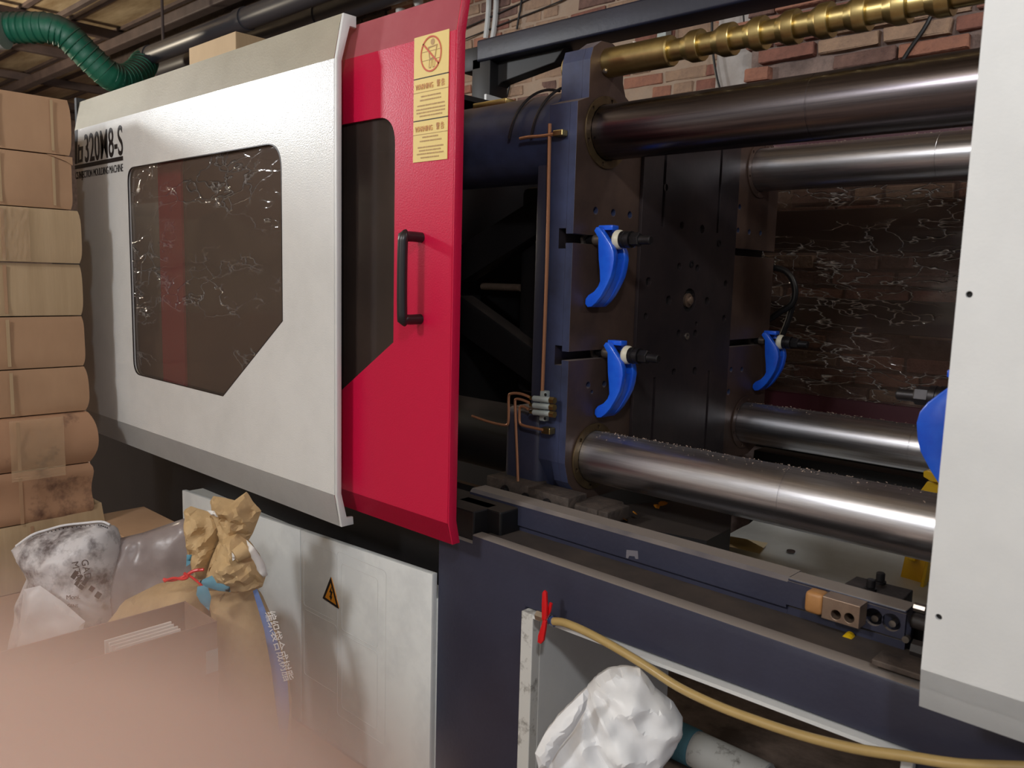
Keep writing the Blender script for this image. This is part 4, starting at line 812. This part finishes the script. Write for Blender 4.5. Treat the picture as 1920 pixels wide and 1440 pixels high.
bag('turned_rim','','',[(1003,1412),(1020,1378),(1045,1345),(1072,1318),(1100,1292),(1104,1300),(1098,1330),(1075,1370),(1050,1400),(1028,1440),(1010,1440)],1.47,0.03,'bagw',parent=t,nz=0.008,ns=14,seed=7,step=0.009)
t=thing('film_roll','grubby white roll with a green band on the floor behind the white bag','roll',tuple(P(1300,1410,'z',0.0)))
q=P(1215,1362,'z',0.05); r_=P(1440,1468,'z',0.05)
b=MB(); b.cyl(q,r_,0.05,24,bev=0.004); b.build('roll_body','dirty',t,True)
b=MB(); g0=q.lerp(r_,0.22); g1=q.lerp(r_,0.42); b.cyl(g0,g1,0.0525,24); b.build('green_band','teal',t,True)
# ================================================================ CABLES AND WALL BITS
def wire(lab,pts,y,r,m='rubber',name='cable',cat='cable'):
    b=MB(); b.tube(pp_(pts,y),r,8,3); return tag(b.build(name,m,smooth=True),lab,cat)
wire('thick black cable slanting down the red brick wall near the white cover',[(1800,-190),(1765,-25),(1750,20),(1732,55),(1706,92),(1684,128),(1660,170)],3.222,0.008)
wire('dark cable hanging beside the whitewashed strip of the wall',[(1332,-190),(1334,-10),(1335,40),(1335,75),(1338,110),(1345,150),(1355,185)],3.36,0.006)
wire('dark cable curving down at the top of the whitewashed strip',[(1388,-190),(1392,-5),(1394,30),(1396,60)],3.30,0.004)
wire('upper of the two long sagging wires on the dark wall',[(860,58),(905,38),(950,18),(1000,-6)],3.497,0.004)
wire('lower of the two long sagging wires on the dark wall',[(860,78),(900,62),(960,38),(1020,15),(1060,-2)],3.497,0.004)
wire('left thin dark wire hanging on the lit brick beside the post',[(949,130),(944,150),(936,177)],3.495,0.007)
wire('right thin dark wire hanging on the lit brick beside the post',[(964,125),(958,150),(950,182)],3.495,0.006)
wire('left white conduit pipe on the brick wall above the blue beam',[(923,-190),(917,-5),(916,20),(914,45),(911,72)],3.495,0.016,'white2','conduit','pipe')
wire('right white conduit pipe on the brick wall above the blue beam',[(937,-190),(931,-5),(930,20),(928,45),(924,72)],3.495,0.016,'white2','conduit','pipe')
wire('vertical dark wire to the right of the conduits',[(1000,-190),(978,0),(974,25),(969,55)],3.495,0.006)
for i,(u,v,lab) in enumerate(((751,30,'small pale insulator on the dark wall, left of the two above the red door'),(784,12,'small pale insulator on the dark wall, right of the two above the red door'))):
    q=P(u,v,'y',3.35); b=MB(); b.lathe(q,(0,0,1),[(-.03,0.02),(-.01,0.03),(0.0,0.018),(0.02,0.03),(0.04,0.03),(0.045,0.01)],12); b.cyl(q+Vector((0,0,-.02)),q+Vector((0,0.12,-.02)),0.008,8); tag(b.build('insulator','white2',smooth=True),lab,'insulator')
t=thing('wall_switch','pale green and white switch box on the brick behind the brass rod','switch box',tuple(P(1235,60,'y',3.45)))
q=P(1226,44,'y',3.45); r_=P(1248,69,'y',3.45); b=MB(); b.box(q.x+.02,r_.x,3.45,3.50,r_.z,q.z,0.004); b.build('box','alu',t); b=MB(); b.lathe((q.x+.01,3.44,q.z-.03),(0,-1,0),[(0,0.022),(0.012,0.02),(0.018,0.01)],14); b.build('knob','yellowst',t,True)
# ================================================================ HAND AT THE LENS
def cam_pt(x,y,z): return CAM+RM@Vector((x,y,z))
hv=[];he=[];hr=[]
def add(p,r,par=None):
    hv.append(cam_pt(*p)); hr.append(r)
    if par is not None: he.append((par,len(hv)-1))
    return len(hv)-1
def chain(par,pts):
    for x,y,z,r in pts: par=add((x,y,z),r,par)
    return par
wr_=add((-0.165,-0.205,0.055),0.030)
pa=add((-0.150,-0.135,0.040),0.033,wr_)
fa=chain(wr_,[(-0.18,-0.27,0.08,0.032),(-0.20,-0.36,0.12,0.038)])
k1=add((-0.115,-0.070,0.012),0.013,pa); k2=add((-0.132,-0.078,0.030),0.013,pa); k3=add((-0.148,-0.090,0.046),0.0125,pa); k4=add((-0.165,-0.105,0.060),0.012,pa)
chain(k1,[(-0.080,-0.038,-0.008,0.0125),(-0.052,-0.0218,-0.016,0.0120),(-0.030,-0.0159,-0.0185,0.0114),(-0.012,-0.0155,-0.0190,0.0112),(-0.001,-0.0165,-0.0185,0.0096)])
chain(k2,[(-0.100,-0.055,0.036,0.0095),(-0.078,-0.062,0.050,0.0088),(-0.072,-0.085,0.056,0.0082),(-0.082,-0.100,0.058,0.0072)])
chain(k3,[(-0.118,-0.070,0.058,0.0092),(-0.098,-0.080,0.070,0.0086),(-0.094,-0.102,0.074,0.0078),(-0.104,-0.114,0.074,0.0070)])
chain(k4,[(-0.140,-0.088,0.074,0.0085),(-0.122,-0.098,0.084,0.0078),(-0.118,-0.114,0.087,0.0072),(-0.126,-0.124,0.087,0.0064)])
chain(pa,[(-0.130,-0.145,0.010,0.015),(-0.100,-0.135,-0.010,0.0115),(-0.072,-0.118,-0.016,0.0100),(-0.052,-0.104,-0.014,0.0085)])
me=bpy.data.meshes.new('hand'); me.from_pydata(hv,he,[]); o=bpy.data.objects.new('hand',me); COL.objects.link(o)
sk=o.modifiers.new('skin','SKIN'); sk.use_smooth_shade=True
ly=me.skin_vertices[0].data if me.skin_vertices else None
if ly is None:
    bm=bmesh.new(); bm.from_mesh(me); bm.verts.layers.skin.verify(); bm.to_mesh(me); bm.free(); ly=me.skin_vertices[0].data
for i,r in enumerate(hr): ly[i].radius=(r,r)
ly[0].use_root=True
s2=o.modifiers.new('sub','SUBSURF'); s2.levels=2; s2.render_levels=2
me.materials.append(M['skin'])
tag(o,'very blurred pink fingertip close to the lens across the bottom left corner','hand')
